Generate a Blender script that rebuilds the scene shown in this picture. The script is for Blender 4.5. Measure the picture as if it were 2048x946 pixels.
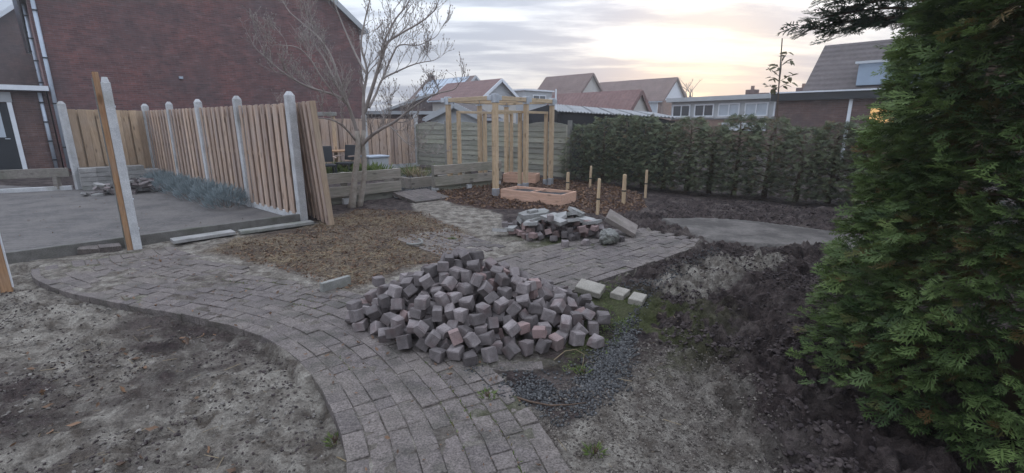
import bpy, bmesh, math, random
import numpy as np
from mathutils import Vector, Matrix, Euler

for o in list(bpy.data.objects): bpy.data.objects.remove(o, do_unlink=True)
SC = bpy.context.scene
COL = SC.collection
R = math.radians

# ------------------------------------------------------------------ camera
FPX, CAMH = 940.0, 1.55
PITCH = math.atan(230 / FPX)
cam_d = bpy.data.cameras.new('camera'); cam = bpy.data.objects.new('camera', cam_d); COL.objects.link(cam)
cam_d.sensor_width = 36; cam_d.lens = FPX / 2048 * 36
cam_d.clip_start = 0.05; cam_d.clip_end = 2000
cam.location = (0, 0, CAMH); cam.rotation_euler = (math.pi / 2 - PITCH, 0, 0)
SC.camera = cam

# ------------------------------------------------------------------ sky, sun, exposure
SUN_AZ, SUN_EL = R(21), R(4.5)          # azimuth to the right of the view axis (+Y)
SUN = Vector((math.sin(SUN_AZ) * math.cos(SUN_EL), math.cos(SUN_AZ) * math.cos(SUN_EL), math.sin(SUN_EL)))
W = bpy.data.worlds.new('World'); SC.world = W; W.use_nodes = True
def build_sky():
    nt = W.node_tree; N = nt.nodes; L = nt.links; N.clear()
    out = N.new('ShaderNodeOutputWorld'); bg = N.new('ShaderNodeBackground')
    sky = N.new('ShaderNodeTexSky'); sky.sky_type = 'NISHITA'; sky.sun_disc = False
    sky.sun_elevation = SUN_EL; sky.sun_rotation = SUN_AZ; sky.air_density = 1.5; sky.dust_density = 2.0
    tc = N.new('ShaderNodeTexCoord')
    def math_(op, a, b=None, clamp=False):
        n = N.new('ShaderNodeMath'); n.operation = op; n.use_clamp = clamp
        for i, v in enumerate((a, b)):
            if v is None: continue
            if isinstance(v, (int, float)): n.inputs[i].default_value = v
            else: L.new(v, n.inputs[i])
        return n.outputs[0]
    def mix(f, a, b, mode='MIX'):
        n = N.new('ShaderNodeMix'); n.data_type = 'RGBA'; n.blend_type = mode
        for s, v in ((n.inputs[0], f), (n.inputs[6], a), (n.inputs[7], b)):
            if isinstance(v, (int, float)): s.default_value = v
            elif isinstance(v, tuple): s.default_value = (*v, 1)
            else: L.new(v, s)
        return n.outputs[2]
    def ramp(v, a, b):
        n = N.new('ShaderNodeMapRange'); n.interpolation_type = 'SMOOTHSTEP'
        L.new(v, n.inputs[0]); n.inputs[1].default_value = a; n.inputs[2].default_value = b
        return n.outputs[0]
    sep = N.new('ShaderNodeSeparateXYZ'); L.new(tc.outputs['Generated'], sep.inputs[0])
    z = math_('MAXIMUM', sep.outputs[2], 0.0)
    den = math_('ADD', z, 0.13)
    cx = math_('DIVIDE', sep.outputs[0], den); cy = math_('DIVIDE', sep.outputs[1], den)
    cb = N.new('ShaderNodeCombineXYZ'); L.new(cx, cb.inputs[0]); L.new(cy, cb.inputs[1])
    mp = N.new('ShaderNodeMapping'); L.new(cb.outputs[0], mp.inputs[0])
    mp.inputs['Rotation'].default_value = (0, 0, R(8)); mp.inputs['Scale'].default_value = (0.5, 1.35, 1)
    n1 = N.new('ShaderNodeTexNoise'); L.new(mp.outputs[0], n1.inputs[0])
    n1.inputs['Scale'].default_value = 1.15; n1.inputs['Detail'].default_value = 8; n1.inputs['Roughness'].default_value = 0.55
    n1.inputs['Distortion'].default_value = 0.35
    n2 = N.new('ShaderNodeTexNoise'); L.new(mp.outputs[0], n2.inputs[0])
    n2.inputs['Scale'].default_value = 3.4; n2.inputs['Detail'].default_value = 6; n2.inputs['Roughness'].default_value = 0.6
    f = math_('ADD', math_('MULTIPLY', n1.outputs[0], 0.72), math_('MULTIPLY', n2.outputs[0], 0.28))
    cov = ramp(f, 0.41, 0.56)
    dot = N.new('ShaderNodeVectorMath'); dot.operation = 'DOT_PRODUCT'
    L.new(tc.outputs['Generated'], dot.inputs[0]); dot.inputs[1].default_value = SUN
    d = math_('MAXIMUM', dot.outputs['Value'], 0.0)
    low = math_('POWER', 2.718, math_('MULTIPLY', z, -8.0))
    wide = math_('MULTIPLY', math_('POWER', d, 9.0), low)
    tight = math_('POWER', d, 160.0)
    lit = mix(wide, (0.46, 0.505, 0.58), (.79, 0.73, 0.56))
    lit = mix(math_('MULTIPLY', tight, 0.85), lit, (1.0, .87, 0.58))
    shade = mix(wide, (0.245, 0.285, 0.36), (0.36, 0.375, 0.40))
    shade = mix(math_('MULTIPLY', tight, 0.5), shade, (.78, 0.69, 0.5))
    clouds = mix(cov, lit, shade)
    skyc = mix(1.0, sky.outputs[0], (0.10, 0.10, 0.10), 'MULTIPLY')
    fin = mix(0.94, skyc, clouds)
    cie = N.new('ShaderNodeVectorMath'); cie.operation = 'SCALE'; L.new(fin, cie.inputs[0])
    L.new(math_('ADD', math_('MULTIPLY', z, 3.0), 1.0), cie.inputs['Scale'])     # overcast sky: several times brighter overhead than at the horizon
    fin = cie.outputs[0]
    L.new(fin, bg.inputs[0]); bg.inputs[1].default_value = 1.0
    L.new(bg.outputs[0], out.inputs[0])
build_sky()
sun_d = bpy.data.lights.new('sun', 'SUN'); sun_d.energy = 0.5; sun_d.angle = R(14); sun_d.color = (1.0, 0.86, 0.68)
sun = bpy.data.objects.new('sun', sun_d); COL.objects.link(sun)
sun.rotation_euler = (-SUN).to_track_quat('-Z', 'Y').to_euler()
sun.location = (0, 0, 30)
SC.view_settings.view_transform = 'Standard'; SC.view_settings.look = 'None'
SC.view_settings.exposure = 0.45; SC.view_settings.gamma = 1.0

# ------------------------------------------------------------------ pixel helpers (photo 2048 x 946)
SP, CP = math.sin(PITCH), math.cos(PITCH)
def ray(x, y):
    dx = (x - 1024) / FPX; dy = -(y - 473) / FPX
    return dx, CP + dy * SP, -SP + dy * CP
def g(x, y, z=0.0):
    a, b, c = ray(x, y); t = (z - CAMH) / c
    return (a * t, b * t)
def at(x, y, Y):
    a, b, c = ray(x, y); t = Y / b
    return Vector((a * t, Y, CAMH + c * t))
TH = R(44)
A = Vector((math.cos(TH), math.sin(TH), 0)); B = Vector((-math.sin(TH), math.cos(TH), 0))   # the site's two directions

# ------------------------------------------------------------------ object helpers
def link(name, mesh, parent=None):
    o = bpy.data.objects.new(name, mesh); COL.objects.link(o)
    if parent is not None: o.parent = parent
    return o
def thing(name, label, cat, loc=(0, 0, 0), rz=0, group=None):
    o = link(name, None); o.location = loc; o.rotation_euler = (0, 0, rz)
    o.empty_display_size = 0.1
    return tag(o, label, cat, group)
def tag(o, label, cat, group=None):
    o['label'] = label; o['category'] = cat
    if group: o['group'] = group
    return o
def struct(o): o['kind'] = 'structure'; return o
def stuff(o): o['kind'] = 'stuff'; return o

class MB:
    def __init__(s): s.v = []; s.f = []
    def add(s, vs, fs):
        n = len(s.v); s.v += [tuple(v) for v in vs]; s.f += [tuple(i + n for i in f) for f in fs]; return s
    def box(s, c, d, M=None, ch=0.0):
        x, y, z = d[0] / 2, d[1] / 2, d[2] / 2
        if ch <= 0:
            vs = [(i * x, j * y, k * z) for k in (-1, 1) for i, j in ((-1, -1), (1, -1), (1, 1), (-1, 1))]
            fs = [(3, 2, 1, 0), (4, 5, 6, 7), (0, 1, 5, 4), (1, 2, 6, 5), (2, 3, 7, 6), (3, 0, 4, 7)]
        else:
            vs = []
            for k, q in ((-z, x - ch), (-z + ch, x), (z - ch, x), (z, x - ch)):
                qy = y - (x - q)
                vs += [(i * q, j * qy, k) for i, j in ((-1, -1), (1, -1), (1, 1), (-1, 1))]
            fs = [(3, 2, 1, 0), (12, 13, 14, 15)]
            for r in range(3):
                for i in range(4):
                    j = (i + 1) % 4; fs.append((r * 4 + i, r * 4 + j, r * 4 + 4 + j, r * 4 + 4 + i))
        c = Vector(c)
        vs = [((M @ Vector(v)) if M else Vector(v)) + c for v in vs]
        return s.add(vs, fs)
    def bar(s, p, q, w, h, up=(0, 0, 1), ch=0.0):
        p = Vector(p); q = Vector(q); d = (q - p); l = d.length; d.normalize()
        u = Vector(up); sd = d.cross(u)
        if sd.length < 1e-4: sd = d.cross(Vector((1, 0, 0)))
        sd.normalize(); u = sd.cross(d)
        M = Matrix((d, sd, u)).transposed()
        return s.box((p + q) / 2, (l, w, h), M, ch)
    def tube(s, pts, rad, n=6, cap=True):
        pts = [Vector(p) for p in pts]; base = len(s.v); m = len(pts)
        ref = Vector((0.31, 0.77, 0.55))
        for i, p in enumerate(pts):
            t = (pts[min(i + 1, m - 1)] - pts[max(i - 1, 0)])
            if t.length < 1e-6: t = Vector((0, 0, 1))
            t.normalize(); a = t.cross(ref)
            if a.length < .1: a = t.cross(Vector((1, 0, 0)))
            a.normalize(); b = t.cross(a)
            for k in range(n):
                w = 2 * math.pi * k / n
                s.v.append(tuple(p + (a * math.cos(w) + b * math.sin(w)) * rad[i]))
        for i in range(m - 1):
            for k in range(n):
                j = (k + 1) % n
                s.f.append((base + i * n + k, base + i * n + j, base + (i + 1) * n + j, base + (i + 1) * n + k))
        if cap:
            s.f.append(tuple(base + k for k in reversed(range(n))))
            s.f.append(tuple(base + (m - 1) * n + k for k in range(n)))
        return s
    def prism(s, poly, z0, z1):
        n = len(poly)
        vs = [(p[0], p[1], z0) for p in poly] + [(p[0], p[1], z1) for p in poly]
        fs = [tuple(reversed(range(n))), tuple(range(n, 2 * n))]
        fs += [(i, (i + 1) % n, n + (i + 1) % n, n + i) for i in range(n)]
        return s.add(vs, fs)
    def slab(s, quad, th):
        q = [Vector(p) for p in quad]; nrm = (q[1] - q[0]).cross(q[3] - q[0]).normalized()
        if nrm.z < 0: nrm = -nrm
        n = len(q); vs = q + [p - nrm * th for p in q]
        fs = [tuple(range(n)), tuple(reversed(range(n, 2 * n)))] + [(i, n + i, n + (i + 1) % n, (i + 1) % n) for i in range(n)]
        return s.add(vs, fs)
    def mesh(s, name, mat, smooth=False):
        me = bpy.data.meshes.new(name); me.from_pydata(s.v, [], s.f); me.validate(); me.update()
        bm = bmesh.new(); bm.from_mesh(me); bmesh.ops.recalc_face_normals(bm, faces=bm.faces); bm.to_mesh(me); bm.free()
        if mat: me.materials.append(mat)
        if smooth: me.polygons.foreach_set('use_smooth', [True] * len(me.polygons))
        return me
    def build(s, name, mat, parent=None, smooth=False):
        return link(name, s.mesh(name, mat, smooth), parent)

def np_mesh(name, V, F, mat, cols=None, smooth=False):
    V = np.asarray(V, np.float32); F = np.asarray(F, np.int32)
    me = bpy.data.meshes.new(name); k = F.shape[1]
    me.vertices.add(len(V)); me.vertices.foreach_set('co', V.ravel())
    me.loops.add(F.size); me.loops.foreach_set('vertex_index', F.ravel())
    me.polygons.add(len(F)); me.polygons.foreach_set('loop_start', np.arange(0, F.size, k, dtype=np.int32))
    me.polygons.foreach_set('loop_total', np.full(len(F), k, np.int32))
    me.update(calc_edges=True)
    if smooth: me.polygons.foreach_set('use_smooth', np.ones(len(F), bool))
    if cols is not None:
        for nm, c in cols.items():
            at_ = me.color_attributes.new(nm, 'FLOAT_COLOR', 'POINT')
            at_.data.foreach_set('color', np.asarray(c, np.float32).ravel())
    me.materials.append(mat)
    return me

# ------------------------------------------------------------------ noise
def vnoise(x, y, seed=0):
    xi = np.floor(x).astype(np.int64); yi = np.floor(y).astype(np.int64); fx = x - xi; fy = y - yi
    fx = fx * fx * (3 - 2 * fx); fy = fy * fy * (3 - 2 * fy)
    def h(a, b):
        n = (a * 374761393 + b * 668265263 + seed * 1442695041) & 0x7fffffff
        n = ((n ^ (n >> 13)) * 1274126177) & 0x7fffffff
        return ((n ^ (n >> 16)) & 0xffff) / 65535.0
    return (h(xi, yi) * (1 - fx) + h(xi + 1, yi) * fx) * (1 - fy) + (h(xi, yi + 1) * (1 - fx) + h(xi + 1, yi + 1) * fx) * fy
def fbm(x, y, sc, oct=4, seed=0, gain=.5):
    s = 0; a = 1; t = 0
    for i in range(oct):
        s = s + a * vnoise(x * sc + 17.3 * i, y * sc - 9.1 * i, seed + i); t += a; a *= gain; sc *= 2.03
    return s / t
def sdf(poly, x, y):
    p = np.asarray(poly, float); d = np.full(x.shape, 1e9); ins = np.zeros(x.shape, bool)
    for i in range(len(p)):
        a = p[i]; b = p[(i + 1) % len(p)]; e = b - a
        t = np.clip(((x - a[0]) * e[0] + (y - a[1]) * e[1]) / (e @ e), 0, 1)
        d = np.minimum(d, np.hypot(x - a[0] - t * e[0], y - a[1] - t * e[1]))
        c = ((a[1] > y) != (b[1] > y))
        with np.errstate(divide='ignore', invalid='ignore'):
            ins ^= c & (x < (b[0] - a[0]) * (y - a[1]) / (b[1] - a[1] if b[1] != a[1] else 1e-9) + a[0])
    return np.where(ins, -d, d)
def sstep(v, a, b):
    t = np.clip((v - a) / (b - a), 0, 1); return t * t * (3 - 2 * t)
def ppoly(*px): return [g(*p) for p in px]

# ------------------------------------------------------------------ materials
MATS = {}
class NT:
    def __init__(s, name):
        m = bpy.data.materials.new(name); m.use_nodes = True; s.m = m; s.N = m.node_tree.nodes; s.L = m.node_tree.links
        s.b = s.N['Principled BSDF']; s.out = s.N['Material Output']
    def n(s, t, **kw):
        q = s.N.new(t)
        for k, v in kw.items(): setattr(q, k, v)
        return q
    def put(s, sock, v):
        if isinstance(v, (int, float)): sock.default_value = v
        elif isinstance(v, tuple): sock.default_value = (*v, 1) if len(v) == 3 and len(sock.default_value) == 4 else v
        else: s.L.new(v, sock)
    def coord(s, which='Object', scale=(1, 1, 1), rot=(0, 0, 0)):
        t = s.n('ShaderNodeTexCoord'); mp = s.n('ShaderNodeMapping'); s.L.new(t.outputs[which], mp.inputs[0])
        mp.inputs['Scale'].default_value = scale; mp.inputs['Rotation'].default_value = rot; return mp.outputs[0]
    def world(s):
        return s.n('ShaderNodeNewGeometry').outputs['Position']
    def noise(s, vec, sc, det=4, rough=.55, dist=0):
        q = s.n('ShaderNodeTexNoise'); s.L.new(vec, q.inputs[0])
        q.inputs['Scale'].default_value = sc; q.inputs['Detail'].default_value = det; q.inputs['Roughness'].default_value = rough; q.inputs['Distortion'].default_value = dist
        return q.outputs[0]
    def ramp(s, v, a=0.0, b=1.0, lo=0.0, hi=1.0):
        q = s.n('ShaderNodeMapRange'); s.L.new(v, q.inputs[0])
        for i, k in enumerate((a, b, lo, hi)): q.inputs[1 + i].default_value = k
        return q.outputs[0]
    def mix(s, f, a, b, mode='MIX'):
        q = s.n('ShaderNodeMix', data_type='RGBA', blend_type=mode)
        s.put(q.inputs[0], f); s.put(q.inputs[6], a); s.put(q.inputs[7], b); return q.outputs[2]
    def math(s, op, a, b=None, clamp=False):
        q = s.n('ShaderNodeMath', operation=op, use_clamp=clamp); s.put(q.inputs[0], a)
        if b is not None: s.put(q.inputs[1], b)
        return q.outputs[0]
    def bump(s, h, st=.3, d=.01, prev=None):
        q = s.n('ShaderNodeBump'); s.L.new(h, q.inputs['Height']); q.inputs['Strength'].default_value = st; q.inputs['Distance'].default_value = d
        if prev is not None: s.L.new(prev, q.inputs['Normal'])
        return q.outputs[0]
    def rnd(s): return s.n('ShaderNodeObjectInfo').outputs['Random']
    def fin(s, col, rough=.85, nrm=None, spec=.3, metal=0):
        s.put(s.b.inputs['Base Color'], col); s.put(s.b.inputs['Roughness'], rough); s.b.inputs['Specular IOR Level'].default_value = spec
        s.b.inputs['Metallic'].default_value = metal
        if nrm is not None: s.L.new(nrm, s.b.inputs['Normal'])
        MATS[s.m.name] = s.m; return s.m

def m_concrete(name, c1, c2, sc=9, bump=.25, var=.25, stain=(.08, .08, .05), st=.35, speck=0.0):
    t = NT(name); v = t.coord(); r = t.rnd()
    vv = t.n('ShaderNodeVectorMath', operation='ADD'); t.L.new(v, vv.inputs[0])
    cx = t.n('ShaderNodeCombineXYZ'); k = t.math('MULTIPLY', r, 37.0); t.L.new(k, cx.inputs[0]); t.L.new(k, cx.inputs[1]); t.L.new(cx.outputs[0], vv.inputs[1]); v = vv.outputs[0]
    n1 = t.noise(v, sc, 6, .6); n2 = t.noise(v, sc * .35, 3); n3 = t.noise(v, sc * 12, 3, .7)
    c = t.mix(t.ramp(n1, .3, .7), c1, c2)
    c = t.mix(t.math('MULTIPLY', t.ramp(n2, .52, .72), st), c, stain)
    c = t.mix(1.0, c, t.mix(r, (1 - var,) * 3, (1 + var,) * 3), 'MULTIPLY')
    c = t.mix(.35, c, t.mix(t.ramp(n3, .35, .65), (.45,) * 3, (1.5,) * 3), 'MULTIPLY')
    return t.fin(c, .88, t.bump(t.math('ADD', t.math('MULTIPLY', n3, .6), n1), bump, .006), .25)
def m_wood(name, c1, c2, axis=2, grey=(.3, .29, .28), gf=.2, sc=9, var=.25):
    t = NT(name); s = [sc, sc, sc]; s[axis] = sc * .07; v0 = t.coord(); r = t.rnd()
    vv = t.n('ShaderNodeVectorMath', operation='ADD'); t.L.new(v0, vv.inputs[0])
    cx = t.n('ShaderNodeCombineXYZ'); k = t.math('MULTIPLY', r, 53.0)
    for i in range(3): t.L.new(k, cx.inputs[i])
    t.L.new(cx.outputs[0], vv.inputs[1])
    mp = t.n('ShaderNodeMapping'); t.L.new(vv.outputs[0], mp.inputs[0]); mp.inputs['Scale'].default_value = s; v = mp.outputs[0]
    n1 = t.noise(v, 3, 6, .65, .6); n2 = t.noise(vv.outputs[0], 2.2, 3); n3 = t.noise(v, 11, 4, .7)
    c = t.mix(t.ramp(n1, .3, .72), c1, c2)
    c = t.mix(t.math('MULTIPLY', t.ramp(n2, .4, .7), gf), c, grey)
    c = t.mix(1.0, c, t.mix(r, (1 - var, 1 - var, 1 - var * .9), (1 + var, 1 + var, 1 + var * .85)), 'MULTIPLY')
    c = t.mix(.45, c, t.mix(t.ramp(n3, .3, .7), (.45,) * 3, (1.4,) * 3), 'MULTIPLY')
    vo = t.n('ShaderNodeTexVoronoi'); kp = t.n('ShaderNodeMapping'); t.L.new(vv.outputs[0], kp.inputs[0]); ks = [7, 7, 7]; ks[axis] = 2.6; kp.inputs['Scale'].default_value = ks; t.L.new(kp.outputs[0], vo.inputs[0]); vo.inputs['Scale'].default_value = 1.0
    c = t.mix(t.ramp(vo.outputs['Distance'], .10, .2, .75, 0), c, tuple(k_ * .42 for k_ in c1))
    return t.fin(c, .8, t.bump(n3, .45, .005), .25)
def m_plain(name, c, rough=.6, metal=0, var=.12, sc=6, spec=.4):
    t = NT(name); n = t.noise(t.coord(), sc, 5, .6)
    c = t.mix(t.ramp(n, .25, .75), tuple(k * (1 - var) for k in c), tuple(min(1, k * (1 + var)) for k in c))
    return t.fin(c, rough, t.bump(n, .08, .004), spec, metal)
def m_brick(name, c1, c2, mortar, dirt=.35, scale=1.0):
    t = NT(name); tc = t.n('ShaderNodeTexCoord'); sp = t.n('ShaderNodeSeparateXYZ'); t.L.new(tc.outputs['Object'], sp.inputs[0])
    u = t.math('ADD', sp.outputs[0], sp.outputs[1]); cb = t.n('ShaderNodeCombineXYZ'); t.L.new(u, cb.inputs[0]); t.L.new(sp.outputs[2], cb.inputs[1])
    br = t.n('ShaderNodeTexBrick'); t.L.new(cb.outputs[0], br.inputs[0])
    br.inputs['Scale'].default_value = scale; br.inputs['Brick Width'].default_value = .22; br.inputs['Row Height'].default_value = .0625; br.inputs['Mortar Size'].default_value = .006
    br.inputs['Color1'].default_value = (*c1, 1); br.inputs['Color2'].default_value = (*c2, 1); br.inputs['Mortar'].default_value = (*mortar, 1); br.inputs['Bias'].default_value = 0.0
    n1 = t.noise(cb.outputs[0], .55, 6, .65); n2 = t.noise(cb.outputs[0], 3.5, 5, .6)
    # streaky weathering along the courses
    mp = t.n('ShaderNodeMapping'); t.L.new(cb.outputs[0], mp.inputs[0]); mp.inputs['Scale'].default_value = (1.4, 9, 1); n3 = t.noise(mp.outputs[0], 1.2, 6, .7)
    c = t.mix(t.math('MULTIPLY', t.ramp(n1, .38, .62), dirt * 1.7), br.outputs[0], (.10, .082, .085))
    c = t.mix(t.math('MULTIPLY', t.ramp(n3, .56, .72), .42), c, (.36, .28, .27))
    c = t.mix(.5, c, t.mix(t.ramp(n2, .3, .7), (.6,) * 3, (1.35,) * 3), 'MULTIPLY')
    return t.fin(c, .9, t.bump(br.outputs['Fac'], -.5, .008), .15)
def m_tiles(name, c1, c2, row=.33, colw=.24):
    t = NT(name); sp = t.n('ShaderNodeSeparateXYZ'); tc = t.n('ShaderNodeTexCoord'); t.L.new(tc.outputs['Object'], sp.inputs[0])
    a = t.math('FRACT', t.math('DIVIDE', sp.outputs[2], row * .7)); b = t.math('SINE', t.math('MULTIPLY', sp.outputs[1], 6.283 / colw))
    n = t.noise(tc.outputs['Object'], 1.2, 6, .65); n2 = t.noise(tc.outputs['Object'], 9, 3)
    c = t.mix(t.ramp(n, .3, .7), c1, c2); c = t.mix(.45, c, t.mix(t.ramp(n2, .3, .7), (.55,) * 3, (1.4,) * 3), 'MULTIPLY')
    h = t.math('ADD', t.math('MULTIPLY', a, -1.0), t.math('MULTIPLY', b, .35))
    return t.fin(c, .8, t.bump(h, .9, .04), .2)
def m_leaf(name, c1, c2, rough=.6, trans=.25):
    t = NT(name); at_ = t.n('ShaderNodeVertexColor'); at_.layer_name = 'tint'
    sp = t.n('ShaderNodeSeparateColor'); t.L.new(at_.outputs[0], sp.inputs[0])
    c = t.mix(sp.outputs[0], c1, c2); c = t.mix(sp.outputs[1], c, (.16, .085, .035))
    t.fin(c, rough, None, .3)
    tr = t.n('ShaderNodeBsdfTranslucent'); t.L.new(c, tr.inputs[0]); mx = t.n('ShaderNodeMixShader'); mx.inputs[0].default_value = trans
    t.L.new(t.b.outputs[0], mx.inputs[1]); t.L.new(tr.outputs[0], mx.inputs[2]); t.L.new(mx.outputs[0], t.out.inputs[0])
    return t.m
def m_glass(name, c=(.05, .06, .07)):
    t = NT(name); return t.fin(c, .08, None, .8)

CONC = m_concrete('post_concrete', (.40, .395, .40), (.55, .545, .54), 7, .25, .08, (.22, .205, .17), .6)
CONC_OLD = m_concrete('old_concrete', (.17, .165, .15), (.27, .26, .24), 8, .35, .1, (.10, .11, .06), .5)
def m_paver():
    t = NT('path_paver'); r = t.rnd(); p = t.world(); v = t.coord()
    n1 = t.noise(p, 1.4, 7, .65, .4); n2 = t.noise(p, 11, 6, .65); n3 = t.noise(p, 95, 4, .7); n4 = t.noise(p, 4.5, 5, .6)
    c = t.mix(t.ramp(n2, .3, .7), (.098, .081, .075), (.175, .148, .136))
    c = t.mix(1.0, c, t.mix(r, (.82, .82, .84), (1.14, 1.13, 1.12)), 'MULTIPLY')
    c = t.mix(t.math('MULTIPLY', t.ramp(n1, .45, .68), .6), c, (.18, .153, .128))          # dried sand trodden over the bricks
    c = t.mix(t.math('MULTIPLY', t.ramp(n4, .5, .66), .65), c, (.058, .052, .04))          # damp dark patches and algae
    c = t.mix(.85, c, t.mix(t.ramp(n3, .34, .66), (.4,) * 3, (1.6,) * 3), 'MULTIPLY')
    h = t.math('ADD', t.math('MULTIPLY', n3, .8), n2)
    return t.fin(c, t.ramp(n4, .5, .75, .9, .62), t.bump(h, .55, .008), .3)
PAVER = m_paver()
KERBM = m_concrete('kerb_concrete', (.10, .092, .082), (.17, .158, .145), 8, .4, .1, (.06, .065, .04), .5)
BLOCK = m_concrete('heap_block', (.125, .105, .102), (.225, .194, .188), 18, .5, .42, (.13, .08, .075), .6)
BLOCK_RED = m_concrete('heap_block_red', (.22, .15, .14), (.29, .205, .19), 16, .4, .15, (.18, .16, .15), .5)
SLAB = m_concrete('grey_slab', (.215, .205, .195), (.33, .315, .30), 8, .35, .16, (.14, .15, .12), .4)
BROWNSLAB = m_concrete('brown_slab', (.15, .125, .108), (.235, .20, .178), 8, .4, .1, (.08, .075, .05), .5)
BEIGE = m_concrete('beige_slab', (.25, .225, .19), (.35, .315, .27), 8, .35, .08, (.12, .1, .08), .45)
FWOOD = m_wood('fence_wood', (.36, .245, .18), (.54, .40, .31), 2, (.46, .38, .35), .5)
FWOOD_Y = m_wood('fence_wood_yellow', (.36, .25, .16), (.50, .37, .26), 2, (.40, .33, .27), .4)
RAW = m_wood('pergola_wood', (.46, .32, .19), (.60, .45, .30), 2, (.45, .38, .3), .2, 9, .1)
BEAMW = m_wood('beam_wood', (.46, .33, .2), (.62, .48, .33), 0, (.45, .38, .3), .2, 9, .1)
GREYW = m_wood('grey_board', (.235, .225, .185), (.36, .345, .29), 0, (.18, .20, .14), .4)
PLANK = m_wood('weathered_plank', (.215, .185, .155), (.36, .32, .28), 0, (.15, .16, .11), .5)
PLANTERW = m_wood('orange_planter', (.56, .33, .23), (.68, .44, .33), 0, (.5, .36, .28), .15, 6, .06)
DARKW = m_wood('black_timber', (.014, .014, .018), (.03, .03, .034), 2, (.04, .04, .04), .3)
RUSTW = m_wood('rusty_batten', (.30, .15, .07), (.44, .26, .14), 2, (.36, .28, .22), .5)
STEEL = m_plain('galvanised_steel', (.55, .58, .62), .4, .7, .15, 14)
WHITE = m_plain('white_paint', (.70, .72, .75), .5, 0, .08, 4)
GREYP = m_plain('grey_render', (.40, .41, .42), .8, 0, .1, 2)
CREAM = m_plain('cream_render', (.52, .49, .45), .85, 0, .1, 2)
BLUEG = m_plain('blue_grey_cladding', (.22, .27, .33), .6, 0, .1, 2)
PIPE = m_plain('zinc_pipe', (.40, .44, .50), .5, .3, .15, 5)
DARK = m_plain('dark_plastic', (.02, .022, .026), .5, 0, .2, 5)
GLASS = m_glass('window_glass'); GLASSL = m_plain('curtained_glass', (.45, .5, .55), .2, 0, .12, 2, .7)
SOLAR = m_plain('solar_glass', (.30, .36, .44), .12, 0, .1, 2, .9)
BRICK_RED = m_brick('red_brick', (.225, .092, .084), (.125, .06, .058), (.19, .145, .14))
BRICK_BR = m_brick('brown_brick', (.16, .085, .07), (.11, .06, .052), (.16, .13, .12))
BRICK_OR = m_brick('orange_brick', (.33, .19, .13), (.25, .14, .1), (.3, .25, .22))
TILE_R = m_tiles('red_tiles', (.15, .085, .078), (.21, .125, .115))
TILE_B = m_tiles('brown_tiles', (.125, .082, .072), (.19, .13, .115))
TILE_D = m_tiles('dark_tiles', (.075, .062, .06), (.12, .10, .098))
ROOFM = m_plain('corrugated_sheet', (.25, .25, .255), .55, 0, .25, 1.5)
BARK = m_concrete('tree_bark', (.24, .205, .17), (.40, .35, .30), 10, .4, .05, (.2, .17, .13), .5)
TWIG = m_plain('twig_bark', (.27, .23, .205), .85, 0, .25, 6)
BROWNST = m_plain('conifer_wood', (.10, .065, .045), .9, 0, .3, 6)
LEAF_NEAR = m_leaf('conifer_leaf', (.03, .056, .018), (.15, .21, .065))
LEAF_HEDGE = m_leaf('hedge_leaf', (.08, .105, .06), (.17, .19, .10))
LEAF_DARK = m_leaf('dark_conifer_leaf', (.02, .045, .024), (.045, .075, .035))
LEAF_LAV = m_leaf('lavender_leaf', (.17, .21, .22), (.30, .34, .35))
LEAF_SAP = m_leaf('sapling_leaf', (.07, .08, .04), (.15, .13, .06))
LEAF_GRASS = m_leaf('grass_blade', (.07, .12, .03), (.19, .22, .07))
LEAF_DRY = m_leaf('dry_leaf', (.10, .062, .042), (.27, .155, .09))
GRAVEL = m_leaf('gravel_stone', (.026, .025, .026), (.125, .122, .12), .7, 0.0)
CLOD = m_leaf('soil_clod', (.035, .026, .026), (.085, .065, .06), .95, 0.0)
STRAW = m_leaf('straw', (.24, .18, .11), (.42, .33, .21), .9, 0.0)

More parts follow.
